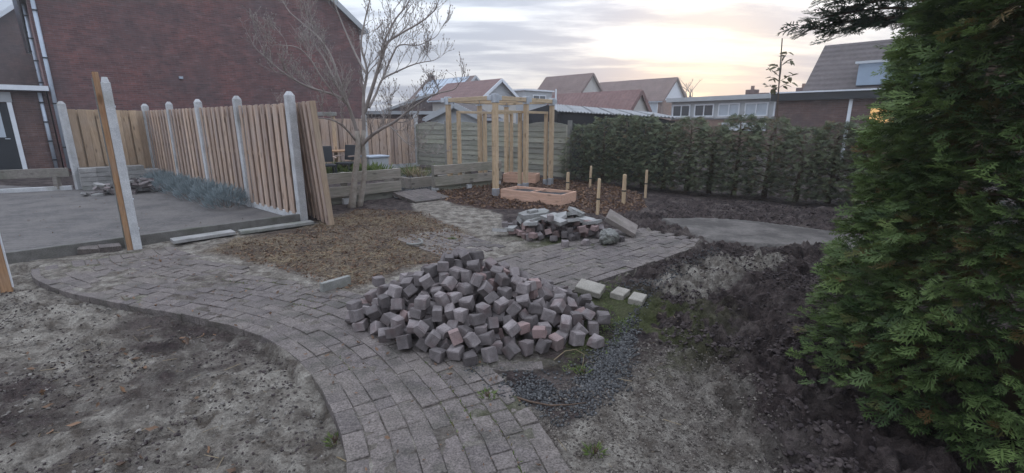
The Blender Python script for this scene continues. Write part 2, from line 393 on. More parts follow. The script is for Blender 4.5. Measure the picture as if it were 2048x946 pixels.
def ground_mat():
    t = NT('ground_earth'); at_ = t.n('ShaderNodeVertexColor'); at_.layer_name = 'zone'
    sp = t.n('ShaderNodeSeparateColor'); t.L.new(at_.outputs[0], sp.inputs[0]); soil, lit, mul = sp.outputs[0], sp.outputs[1], sp.outputs[2]; moss = at_.outputs[1]
    p = t.world()
    n1 = t.noise(p, 2.2, 8, .62); n2 = t.noise(p, 9, 7, .65, .5); n3 = t.noise(p, 45, 5, .7); n4 = t.noise(p, 160, 3, .7)
    n5 = t.noise(p, 6.5, 9, .72, .25)
    sand = t.mix(t.ramp(n5, .38, .60), (.145, .117, .094), (.45, .40, .34))
    sand = t.mix(t.math('MULTIPLY', t.ramp(n2, .5, .66), .5), sand, (.09, .078, .068))
    sand = t.mix(t.math('MULTIPLY', t.ramp(n1, .52, .68), .6), sand, (.115, .09, .072))
    so = t.mix(t.ramp(n2, .4, .62), (.034, .024, .023), (.115, .086, .078))
    so = t.mix(t.math('MULTIPLY', t.ramp(n1, .52, .7), .75), so, (.21, .172, .152))
    li = t.mix(t.ramp(n3, .36, .66), (.085, .06, .046), (.33, .26, .185)); li = t.mix(t.ramp(n1, .44, .6), li, (.11, .08, .064)); li = t.mix(t.math('MULTIPLY', t.ramp(n2, .5, .62), .6), li, (.07, .048, .038))
    mu = t.mix(t.ramp(n3, .35, .65), (.035, .022, .02), (.12, .068, .052))
    def w(f): return t.math('ADD', f, t.math('MULTIPLY', t.math('SUBTRACT', n2, .5), .9), True)
    def edge(f): return t.ramp(t.math('MULTIPLY', f, t.math('ADD', .35, t.math('MULTIPLY', n2, 1.3))), .25, .65)
    c = t.mix(edge(soil), sand, so); c = t.mix(edge(lit), c, li); c = t.mix(edge(mul), c, mu)
    c = t.mix(t.math('MULTIPLY', edge(moss), .7), c, (.085, .10, .03))
    c = t.mix(.6, c, t.mix(t.ramp(n3, .3, .7), (.45,) * 3, (1.45,) * 3), 'MULTIPLY')
    c = t.mix(.5, c, t.mix(t.ramp(n4, .3, .7), (.5,) * 3, (1.45,) * 3), 'MULTIPLY')
    h = t.math('ADD', t.math('ADD', t.math('MULTIPLY', n2, 1.2), t.math('MULTIPLY', n3, .8)), t.math('MULTIPLY', n4, .35))
    return t.fin(c, .93, t.bump(h, 1.0, .055), .2)
GROUND = ground_mat()
def patio_mat():
    t = NT('patio_paving'); p = t.coord('Object', (1, 1, 1)); br = t.n('ShaderNodeTexBrick'); t.L.new(p, br.inputs[0])
    br.inputs['Scale'].default_value = 1; br.inputs['Brick Width'].default_value = .21; br.inputs['Row Height'].default_value = .105; br.inputs['Mortar Size'].default_value = .004
    br.inputs['Color1'].default_value = (.105, .096, .092, 1); br.inputs['Color2'].default_value = (.135, .122, .116, 1); br.inputs['Mortar'].default_value = (.05, .048, .045, 1)
    n1 = t.noise(p, 1.3, 7, .65); n2 = t.noise(p, 30, 4, .7)
    c = t.mix(t.math('MULTIPLY', t.ramp(n1, .42, .6), .8), br.outputs[0], (.165, .148, .136))
    c = t.mix(.5, c, t.mix(t.ramp(n2, .3, .7), (.6,) * 3, (1.35,) * 3), 'MULTIPLY')
    return t.fin(c, .9, t.bump(br.outputs['Fac'], -.8, .01, t.bump(n2, .7, .015)), .2)
PATIO = patio_mat()
def mudpath_mat():
    t = NT('muddy_paving'); p = t.world(); n1 = t.noise(p, 1.6, 7, .65); n2 = t.noise(p, 24, 5, .7)
    c = t.mix(t.ramp(n1, .42, .58), (.075, .066, .06), (.145, .128, .116)); c = t.mix(.5, c, t.mix(t.ramp(n2, .3, .7), (.6,) * 3, (1.35,) * 3), 'MULTIPLY')
    return t.fin(c, .92, t.bump(n2, .5, .012), .2)
MUDPATH = mudpath_mat()

# ------------------------------------------------------------------ plan of the paths
def chaikin(p, k=3):
    p = [np.array(q, float) for q in p]
    for _ in range(k):
        q = [p[0]]
        for a, b in zip(p[:-1], p[1:]): q += [a * .75 + b * .25, a * .25 + b * .75]
        p = q + [p[-1]]
    return np.array(p)
INNER = chaikin([(-5.3, 4.95), (-4.9, 4.55), (-4.28, 4.2), (-3.68, 3.95), (-3.09, 3.75), (-2.54, 3.56), (-2.15, 3.39), (-1.82, 3.2), (-1.53, 2.96), (-1.28, 2.7), (-1.09, 2.44), (-.9, 2.14), (-.78, 1.9), (-.66, 1.55), (-.58, 1.2), (-.55, .7)], 2)
seg = np.hypot(*np.diff(INNER, axis=0).T); SARC = np.r_[0, np.cumsum(seg)]; STOT = SARC[-1]
def path_pt(s, off):
    s = min(max(s, 0), STOT - 1e-4); i = min(np.searchsorted(SARC, s, 'right') - 1, len(INNER) - 2)
    t = (s - SARC[i]) / seg[i]; p = INNER[i] * (1 - t) + INNER[i + 1] * t
    e = .25
    def at_s(q):
        q = min(max(q, 0), STOT - 1e-4); i = min(np.searchsorted(SARC, q, 'right') - 1, len(INNER) - 2); t = (q - SARC[i]) / seg[i]; return INNER[i] * (1 - t) + INNER[i + 1] * t
    d = at_s(s + e) - at_s(s - e); d /= np.hypot(*d); n = np.array([-d[1], d[0]])
    return p + n * off, d
CW = .1085
def ncourse(s): return 9 if s > 2.3 else (11 if s > 1.2 else 12)
OUTER = [path_pt(s, ncourse(s) * CW)[0] for s in np.linspace(0, STOT, 60)]
MAIN_POLY = [tuple(p) for p in INNER] + [tuple(p) for p in reversed(OUTER)]
DB = np.array([.747, .665]); NB = np.array([-.665, .747]); OB = np.array([.87, 4.47])      # lower edge of the path behind the heap
B0, B1, BW = -2.9, 2.35, 12 * CW
B_POLY = [tuple(OB + DB * B0), tuple(OB + DB * B1), tuple(OB + DB * (B1 + .05) + NB * BW), tuple(OB + DB * B0 + NB * BW)]
OC = np.array([-.52, 5.02]) + NB * .30; C_LEN = 1.35; C_W = 8 * CW
C_POLY = [tuple(OC), tuple(OC + DB * C_W), tuple(OC + DB * C_W + NB * C_LEN), tuple(OC + NB * C_LEN)]
D_POLY = ppoly((1318, 437), (1400, 436), (1490, 440), (1800, 480), (1820, 505), (1640, 492), (1540, 491), (1418, 482))
KERB0 = Vector((-6.9, 3.83, 0)); KERB1 = Vector((-3.36, 7.33, 0))
P5 = Vector((-3.34, 7.36, 0)); F2D = Vector((-.765, .644, 0)).normalized(); P1 = P5 + F2D * 1.97 * 4
LPOST = Vector((-10.06, 10.89, 0))
PATIO_POLY = [tuple(KERB0.xy), tuple(KERB1.xy), tuple(P1.xy), tuple(LPOST.xy), (-16, 12.5), (-22, 5)]

# ------------------------------------------------------------------ ground sheet
SANDC = ppoly((828, 398), (845, 388), (890, 392), (930, 412), (1000, 430), (1012, 445), (985, 470), (940, 466), (895, 450), (850, 428))
MULCH = [(-1.95, 10.35), (-1.35, 9.35), (-.5, 8.6), (.6, 8.3), (1.6, 7.9), (2.5, 8.6), (2.9, 10.4), (2.6, 12.0), (1.5, 12.6), (0, 13.9), (-1.2, 12.3), (-1.9, 10.6)]
LITTER = ppoly((620, 450), (700, 420), (830, 425), (930, 470), (880, 520), (780, 540), (690, 570), (560, 530), (420, 500), (470, 480))
def ground_z(x, y, detail=True):
    mp = sdf(MAIN_POLY, x, y); bp = sdf(B_POLY, x, y); cp = sdf(C_POLY, x, y); dp = sdf(D_POLY, x, y); pp = sdf(PATIO_POLY, x, y)
    mu = sdf(MULCH, x, y)
    left = sdf([(-9, -5)] + [(-9, 3.2), (-5.6, 4.9)] + [tuple(p) for p in INNER] + [(-.5, -5)], x, y)
    n_l = fbm(x, y, 1.6, 3, 3) - .5; n_m = fbm(x, y, 5.5, 4, 11) - .5; n_s = fbm(x, y, 19, 3, 23) - .5
    rightw = sstep(x - .15 * y, .1, .9)
    n_t = fbm(x, y, 8.5, 4, 53, .6) - .5; zs = -.06 + .08 * n_l + .06 * n_m + .05 * np.minimum(n_t, .06) + .03 * n_s                                   # the sand on the left
    zm = -.008 + .05 * n_l + .035 * n_m + .015 * n_s                                    # litter between path and kerb
    ridge = np.maximum(0, fbm(x, y, 3.2, 4, 41, .55) - .42) * .26
    bl = np.abs(fbm(x, y, 7.0, 3, 61) - .5) * 2; bl2 = np.abs(fbm(x, y, 17.0, 3, 67) - .5) * 2
    zr = -.085 + .08 * n_l + .06 * n_m + .05 * n_t + .03 * n_s + (.19 * (.35 - bl) + .10 * (.35 - bl2)) * sstep(x + .12 * (y - 2), .75, 1.5) * (1 - sstep(y, 8, 10)) + ridge * sstep(x, .9, 1.7) * (1 - sstep(y, 7, 9))  # dug soil on the right
    z = zm * (1 - rightw) + zr * rightw
    bs = np.abs(fbm(x, y, 6.0, 3, 71) - .5) * 2; bs2 = np.abs(fbm(x, y, 15.0, 3, 73) - .5) * 2
    zs = zs + (.07 * (.3 - bs) + .035 * (.3 - bs2)) * sstep(fbm(x, y, 1.1, 3, 81), .38, .6) - .03 * np.exp(-(np.minimum(left, 0) / .09) ** 2)
    lw = 1 - sstep(left, .03, .07); near = np.exp(-(left / .07) ** 2); z = z * (1 - lw) + np.clip(zs, -.2 + .14 * near, -.012) * lw
    mw = 1 - sstep(mu, -.25, .15); z = z * (1 - mw) + (.005 + .08 * n_m + .05 * n_s) * mw
    far = sstep(np.hypot(x, y - 6), 9, 14); z = z * (1 - far) - .03 * far
    drift = .045 * np.maximum(0, fbm(x, y, 2.3, 3, 77) - .45) * sstep(-x, 1.8, 3.4)
    joint = -.0075 + .007 * n_s + drift
    for d, b in ((np.minimum(np.minimum(mp, bp), cp), joint), (dp - .045, -.03 + 0 * x), (pp - .045, -.06 + 0 * x)):
        w = 1 - sstep(d, -.06, -.032); z = z * (1 - w) + b * w
    return z
def graded(lo, hi, c0, c1, st, gr):
    v = list(np.arange(c0, c1 + st / 2, st)); s = st; x = v[-1]
    while x < hi: s *= gr; x += s; v.append(min(x, hi))
    s = st; x = v[0]; w = []
    while x > lo: s *= gr; x -= s; w.append(max(x, lo))
    return np.array(w[::-1] + v)
def make_ground():
    xs = graded(-700, 700, -5.2, 3.6, .026, 1.035); ys = graded(-200, 900, 1.2, 5.4, .022, 1.02)
    X, Y = np.meshgrid(xs, ys); Z = ground_z(X.ravel(), Y.ravel()).reshape(X.shape)
    nx, ny = len(xs), len(ys); i = np.arange(nx * ny).reshape(ny, nx)
    F = np.stack([i[:-1, :-1], i[:-1, 1:], i[1:, 1:], i[1:, :-1]], -1).reshape(-1, 4)
    x, y = X.ravel(), Y.ravel()
    left = sdf([(-9, -5)] + [(-9, 3.2), (-5.6, 4.9)] + [tuple(p) for p in INNER] + [(-.5, -5)], x, y)
    nl = fbm(x, y, .8, 4, 5) - .5
    soil = np.where(left < 0, .30 + 1.9 * nl + .9 * (fbm(x, y, 3.1, 4, 88) - .5), sstep(x - .1 * y, -.5, .6) * .95 + .15)
    soil = np.where((left >= 0) & (y > 7.2), np.maximum(soil, .8), soil)
    pathd = np.minimum(np.minimum(sdf(MAIN_POLY, x, y), sdf(B_POLY, x, y)), sdf(C_POLY, x, y))
    pale = sdf(ppoly((1190, 760), (1330, 690), (1480, 760), (1560, 946), (1140, 946)), x, y)
    soil = soil - .75 * (1 - sstep(pale + .5 * nl, -.1, .3))
    pale2 = sdf(ppoly((1300, 550), (1430, 500), (1600, 510), (1500, 560), (1380, 600)), x, y)
    soil = soil - .95 * (1 - sstep(pale2 + .4 * nl, -.15, .25))
    grv = sdf(ppoly((885, 722), (1060, 728), (1190, 690), (1225, 640), (1300, 590), (1330, 560), (1290, 630), (1290, 700), (1270, 780), (1200, 830), (1130, 870), (1050, 820), (960, 775)), x, y)
    soil = np.maximum(soil, .75 * (1 - sstep(grv + .3 * nl, -.15, .1)))
    soil = np.where(pathd < .02, np.clip(.35 + nl, 0, .8), soil)
    sc = 1 - sstep(sdf(SANDC, x, y) + .3 * nl, -.05, .15); soil = soil * (1 - sc)
    lit = (1 - sstep(sdf(LITTER, x, y) + .5 * nl, -.3, .35)) * np.where(pathd < 0, .25, 1)
    mul = 1 - sstep(sdf(MULCH, x, y) + .3 * nl, -.2, .15)
    hp = np.hypot((x - .75) / 1.1, (y - 3.6) / .9); hp2 = np.hypot((x - 1.1) / 1.2, (y - 6.2) / .6)
    moss = (np.exp(-hp ** 2) + np.exp(-hp2 ** 2)) * (fbm(x, y, 4, 3, 9) > .45) * .9 + np.where(pathd < 0, sstep(fbm(x, y, 1.5, 3, 91), .52, .7) * .45, 0)
    cols = np.stack([np.clip(soil, 0, 1), np.clip(lit, 0, 1), np.clip(mul, 0, 1), np.clip(moss, 0, 1)], 1)
    V = np.stack([x, y, Z.ravel()], 1)
    struct(link('ground', np_mesh('ground', V, F, GROUND, {'zone': cols}, True)))
make_ground()

pat = MB(); pat.prism(PATIO_POLY, -.08, .02); po = pat.build('patio', PATIO); struct(po)
# muddy side path: a raised uneven sheet
def make_side_path():
    p = np.array(D_POLY); x0, y0 = p.min(0); x1, y1 = p.max(0)
    xs = np.arange(x0, x1, .05); ys = np.arange(y0, y1, .05); X, Y = np.meshgrid(xs, ys); d = sdf(D_POLY, X.ravel(), Y.ravel())
    d = d + .05 * (fbm(X.ravel(), Y.ravel(), 3, 3, 14) - .5); Z = np.where(d < .0, .002 + .012 * fbm(X.ravel(), Y.ravel(), 4, 3, 4), -.12)
    i = np.arange(X.size).reshape(X.shape); F = np.stack([i[:-1, :-1], i[:-1, 1:], i[1:, 1:], i[1:, :-1]], -1).reshape(-1, 4)
    keep = (d[F] < .04).any(1); F = F[keep]
    struct(link('side_path', np_mesh('side_path', np.stack([X.ravel(), Y.ravel(), Z], 1), F, MUDPATH, None, True)))
make_side_path()

# ------------------------------------------------------------------ pavers
rng = random.Random(5)
def paver_mesh(l, w, h, seed, mat, name='paver'):
    r = random.Random(seed); m = MB(); x, y = l / 2, w / 2; c = .0035
    def j(): return r.uniform(-.0018, .0018)
    rings = []
    for z, ins in ((-h, 0), (-c - .001, 0), (-c * .3, c * .6), (0, c * 1.6)):
        rings.append([((x - ins) * sx + j(), (y - ins) * sy + j(), z + (j() if z > -.02 else 0)) for sx, sy in ((-1, -1), (1, -1), (1, 1), (-1, 1))])
    vs = sum(rings, []); fs = [(12, 13, 14, 15)]
    for q in range(3):
        for i in range(4):
            k = (i + 1) % 4; fs.append((q * 4 + i, q * 4 + k, q * 4 + 4 + k, q * 4 + 4 + i))
    m.add(vs, fs); return m.mesh(name, mat)
PL = [paver_mesh(.2085, .1045, .07, s, PAVER) for s in range(5)]; PS = [paver_mesh(.1045, .1045, .07, s + 9, PAVER) for s in range(5)]
def lay(parent, spots, limit=300):
    # spots: (x, y, angle, long?); the ones nearest to the camera become parts, the rest one joined part
    spots = sorted(spots, key=lambda s: math.hypot(s[0], s[1]))
    rest = MB()
    for k, (x, y, a, lg) in enumerate(spots):
        me = rng.choice(PL if lg else PS)
        M = Matrix.Translation((x, y, rng.uniform(-.007, .005))) @ Euler((rng.uniform(-.035, .035), rng.uniform(-.022, .022), a + rng.uniform(-.022, .022))).to_matrix().to_4x4()
        if k < limit:
            o = link('paver', me, parent); o.matrix_local = M
        else:
            rest.add([M @ v.co for v in me.vertices], [tuple(p.vertices) for p in me.polygons])
    if rest.v: stuff(rest.build('paver_rows', PAVER, parent))
def bed(poly, name):
    m = MB(); m.prism(poly, -.2, -.13); o = m.build(name, PAVER); return struct(o)
def in_poly(poly, x, y): return float(sdf(poly, np.array([x]), np.array([y]))[0])
main = bed(MAIN_POLY, 'curved_path')
spots = []
for c in range(12):
    off = (c + .5) * CW; s = 0.06 + rng.uniform(0, .1)
    small = c in (6, 7, 8)
    while s < STOT - .1:
        lg = not small if rng.random() > .12 else small
        l = .212 if lg else .108
        if c < ncourse(s):
            p, d = path_pt(s + l / 2 / (1 if True else 1), off)
            ang = math.atan2(d[1], d[0])
            if p[1] > .9: spots.append((p[0], p[1], ang, lg))
        # advance measured on the course itself so bends neither gap nor overlap
        p0 = path_pt(s, off)[0]; ds = l; step = l
        for _ in range(3):
            p1 = path_pt(s + step, off)[0]; dd = math.hypot(*(p1 - p0)); step *= l / max(dd, .03)
        s += step
lay(main, spots)
cross = bed(B_POLY, 'cross_path'); spots = []
for r_ in range(12):
    s = B0 + (.0 if r_ % 2 else .106)
    while s < B1 - .05:
        p = OB + DB * (s + .105) + NB * (r_ + .5) * CW; s += .2125
        if in_poly(MAIN_POLY, *p) > .07: spots.append((p[0], p[1], math.atan2(DB[1], DB[0]), True))
lay(cross, spots)
garden = bed(C_POLY, 'garden_path'); spots = []
for r_ in range(8):
    s = .0 if r_ % 2 else .106
    while s < C_LEN - .1:
        p = OC + NB * (s + .105) + DB * (r_ + .5) * CW; s += .2125
        if in_poly(B_POLY, *p) > .06: spots.append((p[0], p[1], math.atan2(NB[1], NB[0]), True))
lay(garden, spots)
# small sloping ramp of pavers at the garden gap
rc = Vector((*g(842, 396), 0)); ramp_m = MB(); rw = [rc + A * a_ + B * b_ for a_, b_ in ((-.42, -.42), (.42, -.42), (.42, .45), (-.42, .45))]
ramp_m.prism([tuple(p.xy) for p in rw], -.06, -.02); ramp = struct(ramp_m.build('gap_ramp', CONC_OLD))
for i in range(4):
    for j in range(8):
        p = rc + A * (-.42 + .105 + i * .2125) + B * (-.4 + j * CW); o = link('paver', rng.choice(PL), ramp)
        o.matrix_local = Matrix.Translation((p.x, p.y, .03 + .012 * j)) @ Euler((.1, 0, TH + rng.uniform(-.03, .03))).to_matrix().to_4x4()
# edging setts at the near foot of the heap
edge_t = thing('edging_row', 'row of small half buried edging stones below the big block heap', 'edging', (*g(1000, 727), 0))
for k in range(9):
    q = g(918 + k * 19, 716 + 14 * math.sin(k / 8 * 2.2)); o = link('stone', rng.choice(PS), edge_t)
    o.matrix_local = Matrix.Translation((q[0] - edge_t.location.x, q[1] - edge_t.location.y, -.008)) @ Euler((rng.uniform(-.1, .1), rng.uniform(-.1, .1), rng.uniform(-.2, .2))).to_matrix().to_4x4()

# ------------------------------------------------------------------ heaps (settled with rigid bodies)
def block_mesh(dx, dy, dz, seed, mat, name, ch=.006):
    r = random.Random(seed); m = MB(); k = r.uniform(.93, 1.07); m.box((0, 0, 0), (dx * k, dy / k, dz * r.uniform(.94, 1.06)), None, ch * r.uniform(.6, 1.6))
    m.v = [tuple(c + r.uniform(-.0032, .0032) for c in v) for v in m.v]
    if r.random() < .6:                                            # a chipped corner
        i = r.randrange(4); q = .009 * r.random() + .004
        for b in (8, 12): m.v[b + i] = tuple(c - math.copysign(q, c) for c in m.v[b + i])
    return m.mesh(name, mat)
BM = [block_mesh(.088, .088, .074, s, BLOCK, 'paving_block') for s in range(8)] + [block_mesh(.093, .084, .074, 21, BLOCK, 'paving_block')]
BMR = [block_mesh(.09, .087, .074, s + 50, BLOCK_RED, 'paving_block') for s in range(2)]
def frag_mesh(w, h, t, seed, mat, name):
    r = random.Random(seed); n = r.choice((4, 5, 6)); a0 = r.uniform(0, 6.28)
    poly = []
    for i in range(n):
        a = a0 + 6.283 * (i + r.uniform(-.25, .25)) / n; q = r.uniform(.8, 1.1); poly.append((math.cos(a) * w / 2 * q * 1.15, math.sin(a) * h / 2 * q * 1.15))
    m = MB(); m.prism(poly, -t / 2, t / 2); return m.mesh(name, mat)
class Heap:
    """Lays convex pieces one by one on a height map, so each rests on what lies below it."""
    def __init__(s, cx, cy, rx, ry, res=.009):
        s.res = res; s.x0 = cx - rx; s.y0 = cy - ry; s.nx = int(2 * rx / res); s.ny = int(2 * ry / res); s.H = np.zeros((s.nx, s.ny))
    def planes(s, me, M):
        out = []
        for p in me.polygons: out.append(((M @ p.normal), (M @ p.center)))
        return out
    def raster(s, me, M, x, y):
        vs = [M @ v.co for v in me.vertices]; r = max(math.hypot(v.x, v.y) for v in vs) + s.res
        i0 = int((x - r - s.x0) / s.res); i1 = int((x + r - s.x0) / s.res) + 1; j0 = int((y - r - s.y0) / s.res); j1 = int((y + r - s.y0) / s.res) + 1
        if i0 < 0 or j0 < 0 or i1 >= s.nx or j1 >= s.ny: return None
        gx = s.x0 + (np.arange(i0, i1) + .5) * s.res - x; gy = s.y0 + (np.arange(j0, j1) + .5) * s.res - y
        GX, GY = np.meshgrid(gx, gy, indexing='ij'); lo = np.full(GX.shape, -9.); hi = np.full(GX.shape, 9.)
        for n, c in s.planes(me, M):
            k = n.dot(c) - n.x * GX - n.y * GY
            if n.z > 1e-4: hi = np.minimum(hi, k / n.z)
            elif n.z < -1e-4: lo = np.maximum(lo, k / n.z)
            else: lo = np.where(k < 0, 9., lo)
        return i0, i1, j0, j1, lo, hi, lo < hi
    def rest(s, me, M, x, y):
        q = s.raster(me, M, x, y)
        if q is None or not q[6].any(): return None
        i0, i1, j0, j1, lo, hi, ok = q; d = np.where(ok, s.H[i0:i1, j0:j1] - lo, -9)
        return float(d.max()), q
    def place(s, me, M, x, y, sink=.004):
        r = s.rest(me, M, x, y)
        if r is None: return None
        z, (i0, i1, j0, j1, lo, hi, ok) = r; z -= sink
        s.H[i0:i1, j0:j1] = np.where(ok, np.maximum(s.H[i0:i1, j0:j1], hi + z), s.H[i0:i1, j0:j1]); return z
    def h(s, x, y):
        return s.H[min(max(int((x - s.x0) / s.res), 0), s.nx - 1), min(max(int((y - s.y0) / s.res), 0), s.ny - 1)]
    def fill(s, target, pick, rnd, n, tries=7, flat=.0, spread=None, gap=.03, sink_to=None, top_limit=None):
        """drops pieces where the heap is still lowest against its wanted outline"""
        done = 0; fails = 0
        while done < n and fails < 260:
            best = None; x0, x1, y0, y1 = spread
            cand = [(rnd.uniform(x0, x1), rnd.uniform(y0, y1)) for _ in range(40)]
            cand = sorted(cand, key=lambda p: s.h(*p) - target(*p))[:4]
            cand = [c for c in cand if s.h(*c) < target(*c) - gap]
            if not cand: fails += 1; continue
            name, me, meta = pick(rnd)
            for k in range(tries):
                x, y = rnd.choice(cand); x += rnd.uniform(-.03, .03); y += rnd.uniform(-.03, .03)
                if rnd.random() < flat: M = Euler((rnd.uniform(-.3, .3), rnd.uniform(-.3, .3), rnd.uniform(0, 6.28))).to_matrix()
                else: M = Euler((rnd.uniform(0, 6.28), rnd.uniform(0, 6.28), rnd.uniform(0, 6.28))).to_matrix()
                r = s.rest(me, M, x, y)
                if r is None: continue
                sc_ = r[0] + float((r[1][5])[r[1][6]].max()) - 1.1 * target(x, y)
                if best is None or sc_ < best[0]: best = (sc_, x, y, M)
            if best is None or (top_limit and best[0] + 1.1 * target(best[1], best[2]) > target(best[1], best[2]) + top_limit): fails += 1; continue
            _, x, y, M = best; z = s.place(me, M, x, y)
            MW = Matrix.Translation((x, y, z)) @ M.to_4x4(); done += 1
            if sink_to is not None: sink_to.add([MW @ v.co for v in me.vertices], [tuple(p.vertices) for p in me.polygons]); continue
            o = link(name, me); o.matrix_world = MW; tag(o, *meta)
        return done
    def put(s, name, me, rot, x, y, meta, sink=.004):
        M = Euler(rot).to_matrix(); z = s.place(me, M, x, y, sink); o = link(name, me)
        o.matrix_world = Matrix.Translation((x, y, z)) @ M.to_4x4(); return tag(o, *meta)
def box_planes_mesh(me): return me
r1 = random.Random(12)
GBK = 'blocks in the big heap'
def big_heap():
    H = Heap(-.25, 3.75, 1.6, 1.5)
    def target(x, y):
        # ridge line from the left-back top towards the right, foot about 1 m out
        dx, dy = x + .42, y - 3.70
        rx = 1.16 if dx > 0 else .80; ry = .90 if dy < 0 else .54
        q = math.hypot(dx / rx, dy / ry); a = math.atan2(dy, dx)
        q *= 1 + .07 * math.sin(3 * a + 1) + .05 * math.sin(5 * a)
        return .455 * max(0, 1 - q) ** 1.08 + (.05 if q < .97 else 0)
    def pick(r):
        if r.random() < .07: return 'paving_block', r.choice(BMR), ('reddish concrete paving block in the big loose heap on the path', 'paving block', GBK)
        return 'paving_block', r.choice(BM), ('grey brown concrete paving block in the big loose heap on the path', 'paving block', GBK)
    core = MB(); H.fill(lambda x, y: target(x, y) - .15, pick, r1, 330, 4, .4, (-1.3, .9, 2.9, 4.4), .02, core, .05)
    co = core.build('heap_core', BLOCK); stuff(co); tag(co, 'inner mass of the big block heap hidden under the outer blocks', 'paving blocks')
    n = H.fill(target, pick, r1, 300, 9, .12, (-1.5, 1.1, 2.7, 4.6), .045, None, .10)
    for k, (px, py) in enumerate(((1205, 662), (1190, 692), (848, 676), (760, 604))):
        x, y = g(px, py); H.put('paving_block', BM[k], (0, 0, k * .7), x, y, ('grey paving block fallen flat at the foot of the big heap', 'paving block', GBK))
    m = MB(); m.box((0, 0, 0), (.24, .16, .06), None, .006); x, y = g(1180, 588)
    H.put('beige_slab', m.mesh('beige_slab', BEIGE), (.25, .12, -.5), x, y, ('pale beige slab lying tilted on the right edge of the block heap', 'slab'))
    return n
NBLK = big_heap()
m = MB(); m.box((0, 0, 0), (.125, .175, .06), None, .006); bme = m.mesh('beige_slab', BEIGE)
for px, py, rz, lb in ((1240, 590, -.6, 'left one of two beige slabs side by side on the mossy ground'), (1275, 601, -.52, 'right one of two beige slabs side by side on the mossy ground')):
    x, y = g(px, py); o = link('beige_slab', bme); o.location = (x, y, .012); o.rotation_euler = (.04, .05, rz); tag(o, lb, 'slab', 'two beige slabs')
r2 = random.Random(4)
def rubble():
    H = Heap(.7, 6.45, 1.7, 1.2); cx, cy = .62, 6.45
    GR = 'blocks in the rubble heap'; GS = 'broken slabs on the rubble heap'
    def target(x, y):
        q = math.hypot((x - cx) / 1.06, (y - cy) / .62); return .20 * max(0, 1 - q) ** .8 + (.04 if q < .97 else 0)
    def pick(r):
        if r.random() < .3: return 'rubble_block', r.choice(BMR), ('red brick sized block lying in the rubble heap of broken slabs', 'paving block', GR)
        return 'rubble_block', r.choice(BM), ('grey brick sized block lying in the rubble heap of broken slabs', 'paving block', GR)
    H.fill(target, pick, r2, 90, 6, .45, (cx - 1.04, cx + .98, cy - .6, cy + .6))
    sl = [(-.62, -.02, .30, .2), (-.36, -.2, .34, .2), (-.02, .1, .36, .28), (.2, -.16, .34, .22), (-.05, -.22, .40, .18), (.42, .1, .34, .28), (.18, .2, .36, .26), (.5, -.1, .30, .22), (-.45, .16, .32, .22), (.05, .0, .3, .22), (.33, .28, .34, .26), (-.78, -.12, .28, .14)]
    for k, (x, y, w, h) in enumerate(sl):
        me = frag_mesh(w, h, r2.uniform(.04, .055), 100 + k, SLAB, 'broken_slab')
        H.put('broken_slab', me, (r2.uniform(-.12, .42), r2.uniform(-.35, .35), r2.uniform(0, 6.28)), cx + x, cy + y, ('broken flat grey concrete slab piece on the rubble heap', 'slab', GS), .06)
    m = MB(); m.box((0, 0, 0), (.36, .28, .055), None, .006); H.put('square_slab', m.mesh('square_slab', SLAB), (.05, -.2, .35), cx - .3, cy + .12, ('pale thick slab lying in the stack on top of the rubble heap', 'slab'), .07)
    m = MB(); m.prism([(-.2, -.12), (.12, -.17), (.21, -.05), (.2, .12), (-.05, .18), (-.22, .08)], -.03, .03); H.put('cut_corner_slab', m.mesh('cut_corner_slab', SLAB), (0, -.1, .3), cx - .3, cy + .14, ('pale slab with cut corners lying highest on the rubble heap', 'slab'), .04)
    m = MB(); m.box((0, 0, 0), (.14, .09, .045), None, .006); H.put('slab_offcut', m.mesh('slab_offcut', SLAB), (0, -.1, .5), cx - .33, cy + .1, ('small grey offcut on top of the highest slab', 'slab'))
    m = MB(); m.box((0, 0, 0), (.46, .34, .07), None, .006); o = m.build('long_slab', BROWNSLAB); o.location = (cx + .92, cy + .02, .16); o.rotation_euler = (.2, .5, -.25); tag(o, 'large brown slab leaning on the right end of the rubble heap', 'slab')
    bm = bmesh.new(); bmesh.ops.create_icosphere(bm, subdivisions=4, radius=.135)
    for v in bm.verts:
        v.co *= .62 + .75 * float(fbm(np.array([v.co.x * 12 + 3 + v.co.z * 5]), np.array([v.co.y * 12 + v.co.z * 9]), 1.3, 4, 8, .6)[0]); v.co.z *= .8
    me = bpy.data.meshes.new('concrete_lump'); bm.to_mesh(me); bm.free(); me.materials.append(CONC_OLD)
    o = link('concrete_lump', me); x, y = g(1217, 487); o.location = (x, y, .09); tag(o, 'rough round concrete lump at the front right foot of the rubble heap', 'stone')
    for k, (px, py) in enumerate(((1130, 492), (1170, 490), (1100, 480), (1240, 483), (1010, 470), (1066, 484))):
        x, y = g(px, py); H.put('rubble_block', (BM[:5] + BMR)[k], (0, 0, k * .8), x, y, ('single block fallen in front of the rubble heap', 'paving block', GR))
rubble()
r3 = random.Random(9)
CHUNKS = [frag_mesh(r3.uniform(.12, .26), r3.uniform(.1, .17), .05, 300 + i, SLAB if i % 3 == 0 else BLOCK, 'stone_chunk') for i in range(9)]
def small_rubble():
    cx, cy = g(262, 387); H = Heap(cx, cy, 1.5, 1.5, .014)
    def target(x, y):
        v = Vector((x - cx, y - cy, 0)); q = math.hypot(v.dot(A) / .85, v.dot(B) / .5); return .34 * max(0, 1 - q) + (.03 if q < .97 else 0)
    H.H += .02
    def pick(r): return 'stone_chunk', r.choice(CHUNKS), ('broken stone piece in the low heap on the left patio', 'stone', 'pieces of the patio rubble')
    H.fill(target, pick, r3, 70, 4, .7, (cx - .9, cx + .9, cy - .9, cy + .9))
small_rubble()

